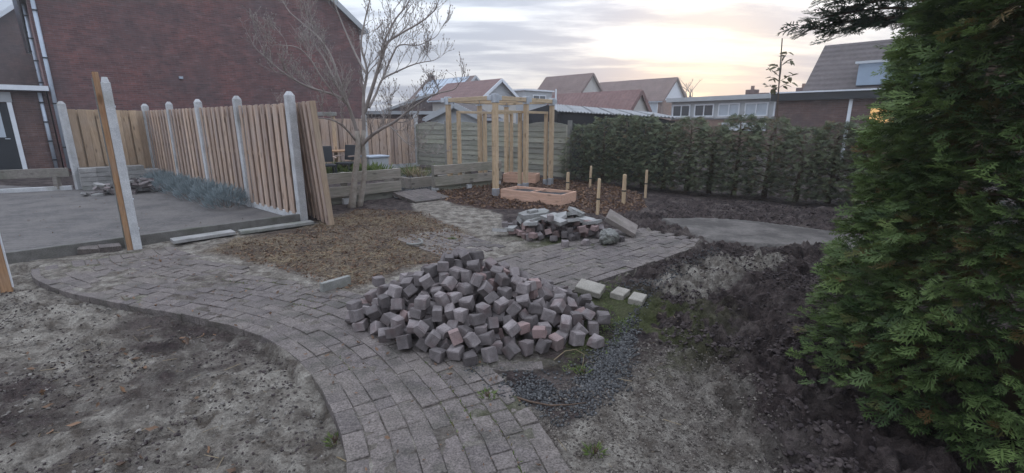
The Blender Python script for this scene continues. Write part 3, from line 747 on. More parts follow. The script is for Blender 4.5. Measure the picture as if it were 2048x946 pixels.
# ------------------------------------------------------------------ fences
BRD = {}
def board_mesh(w, t, h, mat, key, v=0):
    k = (round(w, 3), t, round(h, 3), mat.name, v)
    if k not in BRD:
        m = MB(); m.box((0, 0, h / 2), (w, t, h), None, .003); BRD[k] = m.mesh('board', mat)
    return BRD[k]
def post_mesh(h, w, mat):
    m = MB(); m.box((0, 0, h / 2 - .03), (w, w, h - .06), None, .008)
    z = h - .06; q = w / 2 - .006
    m.add([(-q, -q, z), (q, -q, z), (q, q, z), (-q, q, z), (-q * .45, -q * .45, z + .05), (q * .45, -q * .45, z + .05), (q * .45, q * .45, z + .05), (-q * .45, q * .45, z + .05)],
          [(0, 1, 5, 4), (1, 2, 6, 5), (2, 3, 7, 6), (3, 0, 4, 7), (4, 5, 6, 7)])
    return m.mesh('post', mat)
POSTM = post_mesh(2.0, .115, CONC)
def vfence(label, p0, d, n, pitch, mat, side, height=1.82, z0=.08, posts=True, gravel=True, bw=.092, gap=.112, post_me=None, alt=.02):
    d = Vector(d).normalized(); rz = math.atan2(d.y, d.x)
    t = thing('timber_fence', label, 'fence', p0, rz)
    if posts:
        for k in range(n + 1):
            o = link('post', post_me or POSTM, t); o.location = (k * pitch, 0, 0); o.rotation_euler = (rng.uniform(-.008, .008), rng.uniform(-.008, .008), 0)
    for k in range(n):
        x0 = k * pitch + .065; x1 = (k + 1) * pitch - .065; L_ = x1 - x0
        if gravel:
            m = MB(); m.box((x0 + L_ / 2, 0, .02), (L_, .04, .2), None, .004); m.build('gravel_board', CONC, t)
        nb = int(L_ / gap); g_ = L_ / nb
        for i in range(nb):
            o = link('board', board_mesh(bw + rng.choice((0, .003)), .016, height - z0 - .02, mat, '', rng.randint(0, 3)), t)
            o.location = (x0 + (i + .5) * g_, side * (alt if i % 2 else -alt) * .6 + side * .012, z0 + rng.uniform(-.006, .004)); o.rotation_euler = (0, rng.uniform(-.006, .006), rng.uniform(-.02, .02))
        for zz in (z0 + .2, height * .55, height - .2):
            m = MB(); m.box((x0 + L_ / 2, -side * .034, zz), (L_, .025, .06)); m.build('rail', mat, t)
        # backing boards close the gaps
        for i in range(nb):
            o = link('board', board_mesh(bw, .014, height - z0 - .03, mat, '', 9), t); o.location = (x0 + i * g_, -side * .058, z0)
    return t
# fence along the patio, five concrete posts
vfence('long pink brown slat fence with concrete posts receding along the patio', P5, F2D, 4, 1.97, FWOOD, 1, 1.84, .1)
# yellow board panel at the back of the patio
d1 = (P1 - LPOST); L1 = d1.length
vfence('yellowish wide board fence panel at the back of the patio', LPOST, d1, 1, L1, FWOOD_Y, -1, 1.84, .1, True, False, .15, .165, None, .03)
# far fence behind the young tree
FP = Vector((-3.39, 16.97, 0))
vfence('far brown board fence with white posts behind the bare tree', FP - A * 1.93 * 3, A, 3, 1.93, FWOOD, -1, 1.66, .12, True, True, .12, .135, post_mesh(1.8, .12, CONC))
# grey horizontal board fence
def grey_fence():
    p1 = Vector((1.55, 12.82, 0)); d = p1 - FP; L_ = d.length; n = 4; pt = L_ / n
    t = thing('board_fence', 'weathered grey fence of overlapping horizontal boards behind the pergola', 'fence', FP, math.atan2(d.y, d.x))
    pm = MB(); pm.box((0, 0, .79), (.09, .09, 1.58), None, .006); pme = pm.mesh('post', CONC_OLD)
    for k in range(1, n + 1): o = link('post', pme, t); o.location = (k * pt, -.02, 0)
    for k in range(n):
        x = k * pt + .05; w = pt - .1; z = .06; i = 0
        while z < 1.42:
            h = .178; m = MB(); m.box((x + w / 2, 0, z + h / 2), (w, .02, h), Euler((R(-7) + rng.uniform(-.01, .01), rng.uniform(-.004, .004), 0)).to_matrix(), .003)
            m.build('board', GREYW, t); z += .152
        m = MB()                                                     # curved top board
        q = 10; top = [(x + w * j / q, z + .03 + .085 * math.sin(math.pi * j / q)) for j in range(q + 1)]
        vs = [(a_, -.012, b_) for a_, b_ in top] + [(a_, -.012, z - .02) for a_, _ in top] + [(a_, .012, b_) for a_, b_ in top] + [(a_, .012, z - .02) for a_, _ in top]
        e = q + 1; fs = []
        for j in range(q): fs += [(j, j + 1, e + j + 1, e + j), (2 * e + j, 3 * e + j, 3 * e + j + 1, 2 * e + j + 1), (j, 2 * e + j, 2 * e + j + 1, j + 1)]
        m.add(vs, fs).build('top_board', GREYW, t)
        for xx in (x + .03, x + w - .03): m = MB(); m.box((xx, -.03, .75), (.05, .03, 1.4)); m.build('batten', GREYW, t)
grey_fence()
# loose panel leaning beside the last post
def loose_panel():
    n0 = Vector((-2.80, 7.06, 0)); d = Vector((-.62, .785, 0)).normalized()
    t = thing('leaning_fence', 'loose slat fence panel leaning behind the nearest concrete post', 'fence', n0, math.atan2(d.y, d.x)); t.rotation_euler[0] = R(-3.5)
    for i in range(14):
        o = link('board', board_mesh(.1, .018, 1.84, FWOOD, '', i % 3), t); o.location = (.05 + i * .122, -.012 if i % 2 else .012, .0 + rng.uniform(-.004, .004)); o.rotation_euler = (0, 0, rng.uniform(-.02, .02))
    for i in range(14): o = link('board', board_mesh(.1, .014, 1.82, FWOOD, '', 5), t); o.location = (.11 + i * .122, -.05, .005)
    for z in (.25, .95, 1.6): m = MB(); m.box((.87, -.031, z), (1.7, .02, .06)); m.build('rail', FWOOD_Y, t)
    m = MB(); m.box((-.012, -.028, .92), (.022, .075, 1.84), None, .003); m.build('edge_batten', FWOOD_Y, t)
loose_panel()
# lone post with a timber batten, and the one at the left border
def lone(label, p, h, lean, sd, wood=True):
    t = thing('fence_post', label, 'post', p, TH); t.rotation_euler[0] = lean[0]; t.rotation_euler[1] = lean[1]
    pm = MB(); pm.box((0, 0, h / 2 - .1), (.088, .088, h + .1), None, .012); q = .036
    pm.add([(-q, -q, h - .05), (q, -q, h - .05), (q, q, h - .05), (-q, q, h - .05), (-q * .7, -q * .5, h), (q * .7, -q * .5, h), (q * .7, q * .5, h), (-q * .7, q * .5, h)], [(0, 1, 5, 4), (1, 2, 6, 5), (2, 3, 7, 6), (3, 0, 4, 7), (4, 5, 6, 7)])
    pm.build('shaft', CONC, t)
    m = MB(); m.box((-.0735, .01, h / 2 + .01), (.055, .075, h + .08), None, .004); m.build('timber_batten', RUSTW, t)
    m = MB(); m.box((-.1065, .012, h / 2), (.01, .05, h - .03)); m.build('steel_strip', CONC_OLD, t)
    for z in (.25, .62, 1.72): m = MB(); m.tube([(.043, -.02, z), (.052, -.02, z)], [.012, .012], 8).build('bolt', STEEL, t)
lone('lone concrete post with rusty brown timber batten standing at the patio kerb', (-4.72, 5.72, 0), 2.05, (0, 0), 1)
t = thing('border_post', 'rusty brown timber post cut by the left border of the picture', 'post', (-4.86, 4.27, 0), TH)
m = MB(); m.box((0, 0, .55), (.08, .08, 1.2), None, .005); m.build('shaft', RUSTW, t); m = MB(); m.box((.046, 0, .5), (.012, .05, 1.0)); m.build('steel_strip', WHITE, t)

# ------------------------------------------------------------------ kerb, boards and planks along the patio
m = MB(); m.bar(KERB0 + Vector((0, 0, .03)), KERB1 + Vector((0, 0, .03)), .07, .2, ch=.005); struct(m.build('kerb', KERBM))
kd = (KERB1 - KERB0).normalized(); kn = Vector((kd.y, -kd.x, 0))
def board_on_ground(label, px0, px1, w, th, mat, tilt=0, z=.03):
    a_ = Vector((*g(*px0), z)); b_ = Vector((*g(*px1), z + tilt)); m = MB(); c = (a_ + b_) / 2; d = b_ - a_
    m.bar(a_ - c, b_ - c, w, th, ch=.004); o = m.build('concrete_board', mat); o.location = c; tag(o, label, 'board', 'boards along the kerb'); return o
board_on_ground('pale weathered board lying along the kerb near the lone post', (345, 489), (468, 470), .2, .045, SLAB, .0, .045)
board_on_ground('thin grey board beside the kerb ending at the near fence post', (480, 470), (625, 449), .16, .045, CONC_OLD, .0, .04)
for px, py, rz, lb in ((182, 506, .5, 'left of two loose bricks leaning at the kerb'), (222, 502, .9, 'right of two loose bricks leaning at the kerb')):
    x, y = g(px, py); o = link('loose_brick', PL[1]); o.location = (x, y, .075); o.rotation_euler = (.25, .1, rz); tag(o, lb, 'brick', 'two bricks at the kerb')
m = MB(); m.box((0, 0, .02), (.30, .05, .13), None, .004); o = m.build('edging_stone', CONC_OLD); x, y = g(672, 575); o.location = (x, y, 0); o.rotation_euler = (0, 0, R(52)); tag(o, 'short upright edging stone by the path fork left of the heap', 'edging')
# timber beam low fence at far left
la = Vector((-13.2, 9.2, 0)); lb_ = LPOST + Vector((-.12, -.05, 0))
t = thing('beam_barrier', 'low grey timber beam barrier at the left patio edge', 'barrier', la)
m = MB(); m.bar(Vector((0, 0, .42)), lb_ - la + Vector((0, 0, .42)), .08, .2, ch=.004); m.build('beam', PLANK, t)
m = MB(); m.bar(Vector((0, 0, .06)), lb_ - la + Vector((0, 0, .06)), .1, .1, ch=.004); m.build('base_rail', CONC, t)
for k in (.2, .6, .93): m = MB(); p = (lb_ - la) * k; m.box((p.x, p.y, .2), (.1, .1, .3)); m.build('post', PLANK, t)

# paver stack by the yellow fence
sx = Vector((*g(168, 386), .02)) + B * .35
k = 0
for lay_ in range(5):
    for i in range(5):
        if lay_ == 4 and i in (4,): continue
        for j in range(2):
            o = link('stacked_paver', BRD.setdefault('stack', block_mesh(.285, .2, .098, 77, SLAB, 'stacked_paver')))
            p = sx + A * (.15 + i * .292) + B * (j * .215); o.location = (p.x + rng.uniform(-.008, .008), p.y + rng.uniform(-.008, .008), .07 + lay_ * .1); o.rotation_euler = (0, 0, TH + rng.uniform(-.03, .03))
            tag(o, 'grey slab block in the neat stack against the yellow fence', 'slab', 'stacked slabs at the fence')

# ------------------------------------------------------------------ low plank fences
def low_fence(label, p0, L_, posts):
    t = thing('plank_fence', label, 'low fence', p0, TH)
    for i, z in enumerate((.5, .24)): m = MB(); m.box((L_ / 2, -.055, z), (L_, .045, .2), None, .004); m.build('plank', PLANK, t)
    for x in posts:
        m = MB(); m.box((x, .02, .29), (.1, .1, .62), None, .006); m.build('post', PLANK, t)
        m = MB(); m.box((x, .02, .0), (.12, .12, .2), None, .006); m.build('post_foot', CONC, t)
    m = MB(); m.box((L_ / 2, .06, .06), (L_, .03, .14)); m.build('base_plank', GREYW, t)
pa = Vector((*g(800, 393), 0))
low_fence('low two plank fence behind the bare tree', pa - A * 2.3, 2.3, (.2, 1.1, 2.24))
low_fence('low two plank fence behind the left pergola post', Vector((*g(868, 385), 0)), 2.0, (.05, 1.0, 1.95))

# ------------------------------------------------------------------ pergola
def pergola():
    p0 = Vector((-.34, 9.95, .02)); u = Vector((.655, .935, 0)); w = Vector((-1.12, 1.2, 0))
    t = thing('pergola', 'raw timber pergola frame with galvanised brackets over two planters', 'pergola', p0)
    P = [Vector((0, 0, 0)) + u * i + w * j for j in (0, 1) for i in (0, 1, 2)]
    rz = math.atan2(u.y, u.x); TOP = 2.06
    for p in P:
        m = MB(); m.box((0, 0, (.1 + TOP - .13) / 2), (.09, .09, TOP - .13 - .1), None, .004); o = m.build('post', RAW, t); o.location = p; o.rotation_euler = (0, 0, rz)
        m = MB(); m.box((0, 0, .05), (.105, .105, .2), None, .003); f = m.build('post_shoe', STEEL, t); f.location = p; f.rotation_euler = (0, 0, rz)
        m = MB(); m.box((0, 0, TOP - .07), (.115, .115, .17), None, .003); f = m.build('corner_bracket', STEEL, t); f.location = p; f.rotation_euler = (0, 0, rz)
        m = MB(); m.box((.1, 0, TOP - .06), (.12, .1, .1), None, .003); m.box((-.02, .1, TOP - .06), (.1, .12, .1), None, .003); k = m.build('beam_shoe', STEEL, f)
    zb = TOP - .062
    for a_, b_ in ((0, 1), (1, 2), (3, 4), (4, 5), (0, 3), (1, 4), (2, 5)):
        d = (P[b_] - P[a_]).normalized(); m = MB(); m.bar(Vector((0, 0, 0)), Vector(((P[b_] - P[a_]).length - .12, 0, 0)), .085, .088, ch=.004); o = m.build('beam', BEAMW, t)
        o.location = P[a_] + d * .06 + Vector((0, 0, zb)); o.rotation_euler = (0, 0, math.atan2(d.y, d.x))
    # lower trellis frames just inside both long sides
    nv = Vector((-u.y, u.x, 0)).normalized()
    for j, off in ((0, .13), (1, -.2)):
        for i in (0, 1, 2):
            q = P[j * 3 + i] + nv * off + u.normalized() * (.12 if i == 0 else -.05)
            m = MB(); m.box((0, 0, .9), (.07, .07, 1.62), None, .004); o = m.build('trellis_post', RAW, t); o.location = q; o.rotation_euler = (0, 0, rz)
            m = MB(); m.box((0, 0, .03), (.085, .085, .18), None, .003); f = m.build('post_shoe', STEEL, t); f.location = q; f.rotation_euler = (0, 0, rz)
        a_ = P[j * 3] + nv * off + u.normalized() * .085; L_ = u.length * 2 - .1
        m = MB(); m.bar(Vector((0, 0, 0)), Vector((L_, 0, 0)), .07, .055, ch=.003); o = m.build('trellis_rail', BEAMW, t); o.location = a_ + Vector((0, 0, 1.738)); o.rotation_euler = (0, 0, rz)
pergola()
def soil_grid(L_, w, seed):
    n, k = 24, 12; xs = np.linspace(-L_ / 2, L_ / 2, n); ys = np.linspace(-w / 2, w / 2, k); X, Y = np.meshgrid(xs, ys); Z = .05 * (fbm(X.ravel(), Y.ravel(), 6, 4, seed) - .5)
    i = np.arange(n * k).reshape(k, n); F = np.stack([i[:-1, :-1], i[:-1, 1:], i[1:, 1:], i[1:, :-1]], -1).reshape(-1, 4)
    return np_mesh('soil', np.stack([X.ravel(), Y.ravel(), Z], 1), F, SOILM, None, True)
SOILM = m_plain('planter_soil', (.05, .045, .045), .95, 0, .5, 25)
def planter(label, c, L_, w, h, rz):
    t = thing('planter_box', label, 'planter', c, rz)
    for s in (-1, 1):
        m = MB(); m.box((0, s * (w / 2 - .012), h / 2), (L_, .024, h), None, .003); m.build('side_board', PLANTERW, t)
        m = MB(); m.box((s * (L_ / 2 - .013), 0, h / 2), (.023, w - .05, h), None, .003); m.build('end_board', PLANTERW, t)
    o = link('soil', soil_grid(L_ - .05, w - .05, 3), t); o.location = (0, 0, h - .05)
    m = MB(); m.box((0, 0, h - .012), (.025, w - .05, .022)); m.build('divider', PLANTERW, t)
planter('orange wooden planter box with dark soil in front of the pergola', (.52, 9.4, .0), 1.42, .60, .21, R(-35))
planter('small orange planter box between the pergola posts at the back', (.25, 12.2, .03), .85, .5, .22, math.atan2(-.75, 1.25) + .25)

# ------------------------------------------------------------------ stakes
for px, py, h, nm in ((1135, 379, .5, 'short thick stake nearest to the orange planter'), (1180, 374, .62, 'thin far stake standing against the hedge'), (1195, 426, .72, 'tall stake rising directly behind the rubble heap'), (1247, 404, .66, 'thick stake in the middle of the mulch with dark band'), (1291, 386, .62, 'stake farthest right in front of the hedge')):
    h *= .86; x, y = g(px, py, .03); t = thing('wooden_stake', nm, 'stake', (x, y, 0), rng.uniform(0, 1), 'wooden stakes in the mulch'); w = .07 if 'thick' in nm else .052
    t.rotation_euler[1] = rng.uniform(-.03, .05)
    m = MB(); n = 8; m.tube([(0, 0, -.08), (0, 0, h * .5), (.004, 0, h - .02), (.004, .002, h)], [w * .55, w * .55, w * .52, w * .4], n); m.build('shaft', RAW, t)
    m = MB(); m.tube([(0, 0, h * .42), (0, 0, h * .42 + .025)], [w * .62, w * .62], n); m.build('tie_band', DARK, t)

# ------------------------------------------------------------------ foliage tools
def spray_variant(seed, pairs=7, wid=.09, L_=1.0):
    r = random.Random(seed); V = []; F = []
    def leaf(p, d, l, w, dz):
        n = (-d[1], d[0]); b = len(V)
        V.extend([(p[0], p[1], p[2]), (p[0] + d[0] * l * .45 + n[0] * w, p[1] + d[1] * l * .45 + n[1] * w, p[2] + dz * .4 + .01), (p[0] + d[0] * l, p[1] + d[1] * l, p[2] + dz), (p[0] + d[0] * l * .45 - n[0] * w, p[1] + d[1] * l * .45 - n[1] * w, p[2] + dz * .4 + .01)])
        F.append((b, b + 1, b + 2, b + 3))
    leaf((0, 0, 0), (1, 0), L_, .035, -.12)
    for i in range(pairs):
        x = .1 + .78 * i / pairs; l = (.46 * math.sin(math.pi * (.25 + .68 * i / pairs)) + .06)
        for s in (-1, 1):
            a = R(r.uniform(32, 52)) * s; ll = l * r.uniform(.75, 1.15); d = (math.cos(a), math.sin(a)); p = (x + r.uniform(-.03, .03), 0, -.12 * x * x)
            leaf(p, d, ll, .038, r.uniform(-.1, .04))
            if wid > .05:
                for f_, s2 in ((.35, 1), (.55, -1)):
                    a2 = a + s2 * R(38); leaf((p[0] + d[0] * ll * f_, p[1] + d[1] * ll * f_, p[2]), (math.cos(a2), math.sin(a2)), ll * .5, .03, r.uniform(-.06, .03))
    return np.array(V), np.array(F)
def scatter(variants, pos, fwd, up, size, tint, brown=None, rs=None):
    """joins one transformed copy of a variant at every position"""
    rs = rs or np.random.RandomState(1); n = len(pos)
    f = fwd / np.linalg.norm(fwd, axis=1, keepdims=True); s = np.cross(up, f); s /= np.maximum(np.linalg.norm(s, axis=1, keepdims=True), 1e-6); u = np.cross(f, s)
    which = rs.randint(0, len(variants), n); VV = []; FF = []; CC = []; base = 0
    for k, (V, F) in enumerate(variants):
        idx = np.where(which == k)[0]
        if not len(idx): continue
        P = pos[idx][:, None, :] + size[idx][:, None, None] * (V[None, :, 0:1] * f[idx][:, None] + V[None, :, 1:2] * s[idx][:, None] + V[None, :, 2:3] * u[idx][:, None])
        m = V.shape[0]; VV.append(P.reshape(-1, 3)); FF.append((F[None] + (np.arange(len(idx)) * m)[:, None, None] + base).reshape(-1, F.shape[1])); base += len(idx) * m
        c = np.zeros((len(idx), m, 4)); c[..., 3] = 1; c[..., 0] = np.clip(tint[idx][:, None] + .28 * np.clip(V[None, :, 0], 0, 1) - .08, 0, 1)
        if brown is not None: c[..., 1] = brown[idx][:, None]
        CC.append(c.reshape(-1, 4))
    return np.concatenate(VV), np.concatenate(FF), np.concatenate(CC)
SPR = [spray_variant(s, 5, .09) for s in range(4)]; SPR_LO = [spray_variant(s + 20, 5, .01) for s in range(4)]
def nrm(v): return v / np.maximum(np.linalg.norm(v, axis=1, keepdims=True), 1e-6)

PROFX = [0, .06, .14, .3, .5, .75, 1.0]; PY_A = [.72, .86, .98, 1.0, .92, .72, .12]; PY_NEAR = [1.17, 1.12, 1.02, .95, .9, .78, .2]; PY_HEDGE = [.7, .9, 1.0, 1.0, .98, .86, .3]
def conifer(label, base, height, rad, n, size, seed, mat, variants, group=None, lobes=.16, cat='conifer', prof_y=PY_A, zpow=.9):
    rs = np.random.RandomState(seed); t = thing('conifer', label, cat, (base[0], base[1], 0), 0, group)
    z = rs.rand(n) ** zpow * height; ph = rs.rand(n) * 2 * math.pi
    zz = z / height
    prof = rad * np.interp(zz, PROFX, prof_y)
    lump = fbm(ph * 1.9 * 3 + 40, z * 3.1, 1, 3, seed) - .5
    # foliage hangs in tiers of limbs
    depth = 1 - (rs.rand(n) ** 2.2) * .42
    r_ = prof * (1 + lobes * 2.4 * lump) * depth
    pos = np.stack([np.cos(ph) * r_, np.sin(ph) * r_, z + .03], 1)
    out = np.stack([np.cos(ph), np.sin(ph), np.full(n, -.1)], 1)
    tang = np.stack([-np.sin(ph), np.cos(ph), np.zeros(n)], 1)
    fwd = nrm(out + tang * rs.normal(0, .55, n)[:, None] + np.stack([0 * z, 0 * z, rs.normal(.1, .35, n)], 1))
    up = nrm(np.stack([rs.normal(0, .5, n), rs.normal(0, .5, n), np.ones(n)], 1) + out * .5)
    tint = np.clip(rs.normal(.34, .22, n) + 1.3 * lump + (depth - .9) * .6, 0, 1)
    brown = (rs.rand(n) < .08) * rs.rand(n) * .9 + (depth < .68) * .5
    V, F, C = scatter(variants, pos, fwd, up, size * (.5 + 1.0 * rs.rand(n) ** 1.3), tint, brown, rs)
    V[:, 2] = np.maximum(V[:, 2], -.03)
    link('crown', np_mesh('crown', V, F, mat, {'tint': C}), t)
    m = MB(); m.tube([(0, 0, -.05), (.02, 0, height * .4), (0, .02, height * .93)], [.08 * rad + .02, .06 * rad + .015, .012], 8)
    rr = random.Random(seed)
    for k in range(int(26 * max(1, rad))):
        a_ = rr.uniform(0, 6.28); z0 = rr.uniform(.1, .85) * height; q = rad * float(np.interp(z0 / height, PROFX, prof_y)) * .82
        m.tube([(0, 0, z0), (math.cos(a_) * q * .5, math.sin(a_) * q * .5, z0 + .06), (math.cos(a_) * q, math.sin(a_) * q, z0 + .02)], [.016, .011, .004], 5)
    m.build('trunk', BROWNST, t, True)
    return t
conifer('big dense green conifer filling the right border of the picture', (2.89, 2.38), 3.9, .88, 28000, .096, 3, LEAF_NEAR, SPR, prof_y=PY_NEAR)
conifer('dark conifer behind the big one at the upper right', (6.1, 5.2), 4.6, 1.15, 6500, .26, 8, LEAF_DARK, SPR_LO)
# overhanging limb of a taller dark conifer
def limb_conifer():
    t = thing('overhanging_conifer', 'dark conifer limb reaching left over the far roof', 'conifer', (4.3, 4.4, 0)); base = Vector((4.3, 4.4, 0)); rs = np.random.RandomState(5)
    ends = [at(1622, 62, 5.0), at(1668, 70, 5.1), at(1640, 42, 4.9), at(1700, 20, 4.8), at(1690, 60, 4.9), at(1720, -15, 4.7), at(1665, 5, 4.9)]
    m = MB(); pos = []; fw = []
    m.tube([(0, 0, -.05), (0, 0, 2.0), (0, 0, 3.4)], [.09, .07, .03], 8)
    for e in ends:
        e = Vector(e) - base; s = Vector((-.05, .05, e.z - .15)); pts = []
        for k in range(13):
            f = k / 12; p = s.lerp(e, f) + Vector((0, 0, .14 * math.sin(f * 3.0))); pts.append(p)
            if k > 2:
                for q in range(6):
                    pos.append(p + Vector(rs.normal(0, .035, 3))); d = (e - s).normalized() + Vector((rs.normal(0, .5), rs.normal(0, .5), rs.normal(-.1, .25))); fw.append(d)
        m.tube(pts, [.02 * (1 - .8 * k / 12) + .002 for k in range(13)], 5)
    pos = np.array(pos); n = len(pos); V, F, C = scatter(SPR, pos, np.array(fw), nrm(np.stack([rs.normal(0, .4, n), rs.normal(0, .4, n), np.ones(n)], 1)), .11 + .12 * rs.rand(n), np.clip(rs.normal(.2, .15, n), 0, 1), None, rs)
    link('crown', np_mesh('crown', V, F, LEAF_DARK, {'tint': C}), t); m.build('trunk', BROWNST, t, True)
limb_conifer()
# hedge of young conifers at the back right
HA = Vector((1.95, 12.75, 0)); HB_ = Vector((7.6, 8.35, 0)); NH = 14
for k in range(NH):
    p = HA.lerp(HB_, k / (NH - 1)); rr = random.Random(k + 60)
    ordw = ('first second third fourth fifth sixth seventh eighth ninth tenth eleventh twelfth thirteenth'.split())
    side = 'bushy hedge conifer, %s in the row from the grey board fence' % ordw[k] if k < NH - 1 else 'last hedge conifer of the row beside the big near conifer'
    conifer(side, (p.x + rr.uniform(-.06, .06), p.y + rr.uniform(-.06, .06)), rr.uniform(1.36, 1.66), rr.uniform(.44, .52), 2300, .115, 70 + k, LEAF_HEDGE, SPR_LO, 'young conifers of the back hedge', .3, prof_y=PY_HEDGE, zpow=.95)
# lavender along the patio fence
BLADE = [(np.array([(0, -.04, 0), (0, .04, 0), (.55, .05, .0), (.55, -.05, 0), (1, 0, -.1)]), np.array([(0, 1, 2, 3), (3, 2, 4, 4)]))]
BLADE = [(np.array([(0, -.035, 0), (.5, -.045, .03), (1, 0, -.06), (.5, .045, .03)]), np.array([(0, 1, 2, 3)]))]
def tuft(name, label, cat, base, n, rad, h, mat, seed, wid=.5, group=None, spread=.8, dome=0):
    rs = np.random.RandomState(seed); a_ = rs.rand(n) * 6.283; q = np.sqrt(rs.rand(n)) * rad
    pos = np.stack([np.cos(a_) * q, np.sin(a_) * q, (rs.rand(n) * h * .25 - .01) if not dome else dome * np.sqrt(np.maximum(0, 1 - (q / rad) ** 2)) * rs.rand(n) ** .4], 1); fw = np.stack([np.cos(a_) * spread * q / rad + rs.normal(0, .25, n), np.sin(a_) * spread * q / rad + rs.normal(0, .25, n), np.ones(n)], 1)
    up = rs.normal(0, 1, (n, 3)); V, F, C = scatter([(BLADE[0][0] * np.array([1, wid, 1]), BLADE[0][1])], pos, fw, up, h * (.5 + .6 * rs.rand(n)), np.clip(rs.normal(.45, .25, n), 0, 1), None, rs)
    t = thing(name, label, cat, base, 0, group); link('leaves', np_mesh('leaves', V, F, mat, {'tint': C}), t); m = MB()
    for k in range(5): a0 = k * 1.25; m.tube([(0, 0, -.02), (math.cos(a0) * rad * .4, math.sin(a0) * rad * .4, h * .5)], [.008, .003], 5)
    m.build('stems', BROWNST, t); return t
fn = Vector((-F2D.y, F2D.x, 0)); 
if fn.x > 0: fn = -fn
for k in range(7):
    p = P5 + F2D * (2.15 + k * .82) + fn * .32
    nm = ['lavender bush nearest along the patio fence', 'second lavender bush from the near end of the fence', 'third lavender bush from the near end of the fence', 'middle lavender bush along the patio fence', 'fifth lavender bush from the near end of the fence', 'last but one lavender bush near the fence corner', 'farthest lavender bush in the fence corner'][k]
    tuft('lavender_bush', nm, 'lavender', (p.x, p.y, .02), 1000, .34, .16, LEAF_LAV, 30 + k, 1.0, 'lavender along the fence', 1.0, .34)

# ------------------------------------------------------------------ bare tree
def bare_tree(label, Y, limbs, trunk, seed, gens=2, tw=1.0, name='bare_tree'):
    base = Vector(trunk[0][0][0]); base.z = 0; t = thing(name, label, 'tree', base); rr = random.Random(seed)
    tm = MB(); cm = MB()
    for pts, rad in trunk:
        pts = [Vector(p) - base for p in pts]; tm.tube(pts, rad, 10)
    def smooth(pts):
        pts = [Vector(p) for p in pts]; out = []
        for i in range(len(pts) - 1):
            p0 = pts[max(i - 1, 0)]; p1 = pts[i]; p2 = pts[i + 1]; p3 = pts[min(i + 2, len(pts) - 1)]
            for k in range(4):
                u = k / 4; out.append(.5 * ((2 * p1) + (p2 - p0) * u + (2 * p0 - 5 * p1 + 4 * p2 - p3) * u * u + (3 * p1 - p0 - 3 * p2 + p3) * u ** 3))
        return out + [pts[-1]]
    def twig(p, d, l, r, gen):
        n = 5; pts = [p]; q = Vector(p); d = Vector(d)
        for k in range(n):
            d = (d + Vector((rr.gauss(0, .22), rr.gauss(0, .22), .16 + rr.gauss(0, .12)))).normalized(); q = q + d * l / n; pts.append(q.copy())
        cm.tube(pts, [r * (1 - .72 * k / n) for k in range(n + 1)], 5 if gen == 0 else 4, False)
        if gen < gens:
            for k in range(2, n + 1):
                for s in range(rr.choice((1, 2)) if gen == 0 else rr.choice((0, 0, 1, 1, 2))):
                    dd = (pts[k] - pts[k - 1]).normalized() + Vector((rr.gauss(0, .6), rr.gauss(0, .6), rr.gauss(.15, .35)))
                    twig(pts[k], dd.normalized(), l * rr.uniform(.42, .7), max(r * .55, .0042), gen + 1)
        elif rr.random() < .8:                                   # swollen bud
            cm.tube([pts[-1], pts[-1] + d * .014, pts[-1] + d * .03], [.004, .0095, .001], 4, False)
    for pts, r0, r1 in limbs:
        pts = smooth([Vector(p) - base for p in pts]); n = len(pts); cm.tube(pts, [r0 + (r1 - r0) * k / (n - 1) for k in range(n)], 7, False)
        for k in range(3, n):
            if rr.random() < .5 * tw:
                tdir = (pts[k] - pts[k - 1]).normalized() + Vector((rr.gauss(0, .6), rr.gauss(0, .75), rr.gauss(.35, .4)))
                twig(pts[k], tdir.normalized(), rr.uniform(.22, .5), max(.0055, (r0 + (r1 - r0) * k / n) * .45), 0)
        twig(pts[-1], (pts[-1] - pts[-2]).normalized(), .4, r1, 0)
    tm.build('trunk', BARK, t, True); cm.build('crown', TWIG, t, True); return t
TY = 8.76
def L(*pp): 
    # limb points: pixel plus how far in front of / behind the trunk
    return [at(x, y, TY + dz) for x, y, dz in pp]
tr = [(L((703, 420, 0), (705, 405, 0), (709, 360, .0), (714, 320, .0), (717, 288, 0), (714, 262, 0)), [.09, .068, .056, .052, .05, .046]),
      (L((718, 418, .08), (722, 400, .08), (728, 360, .07), (729, 320, .06), (725, 288, .05), (728, 260, .0)), [.065, .052, .045, .043, .043, .04])]
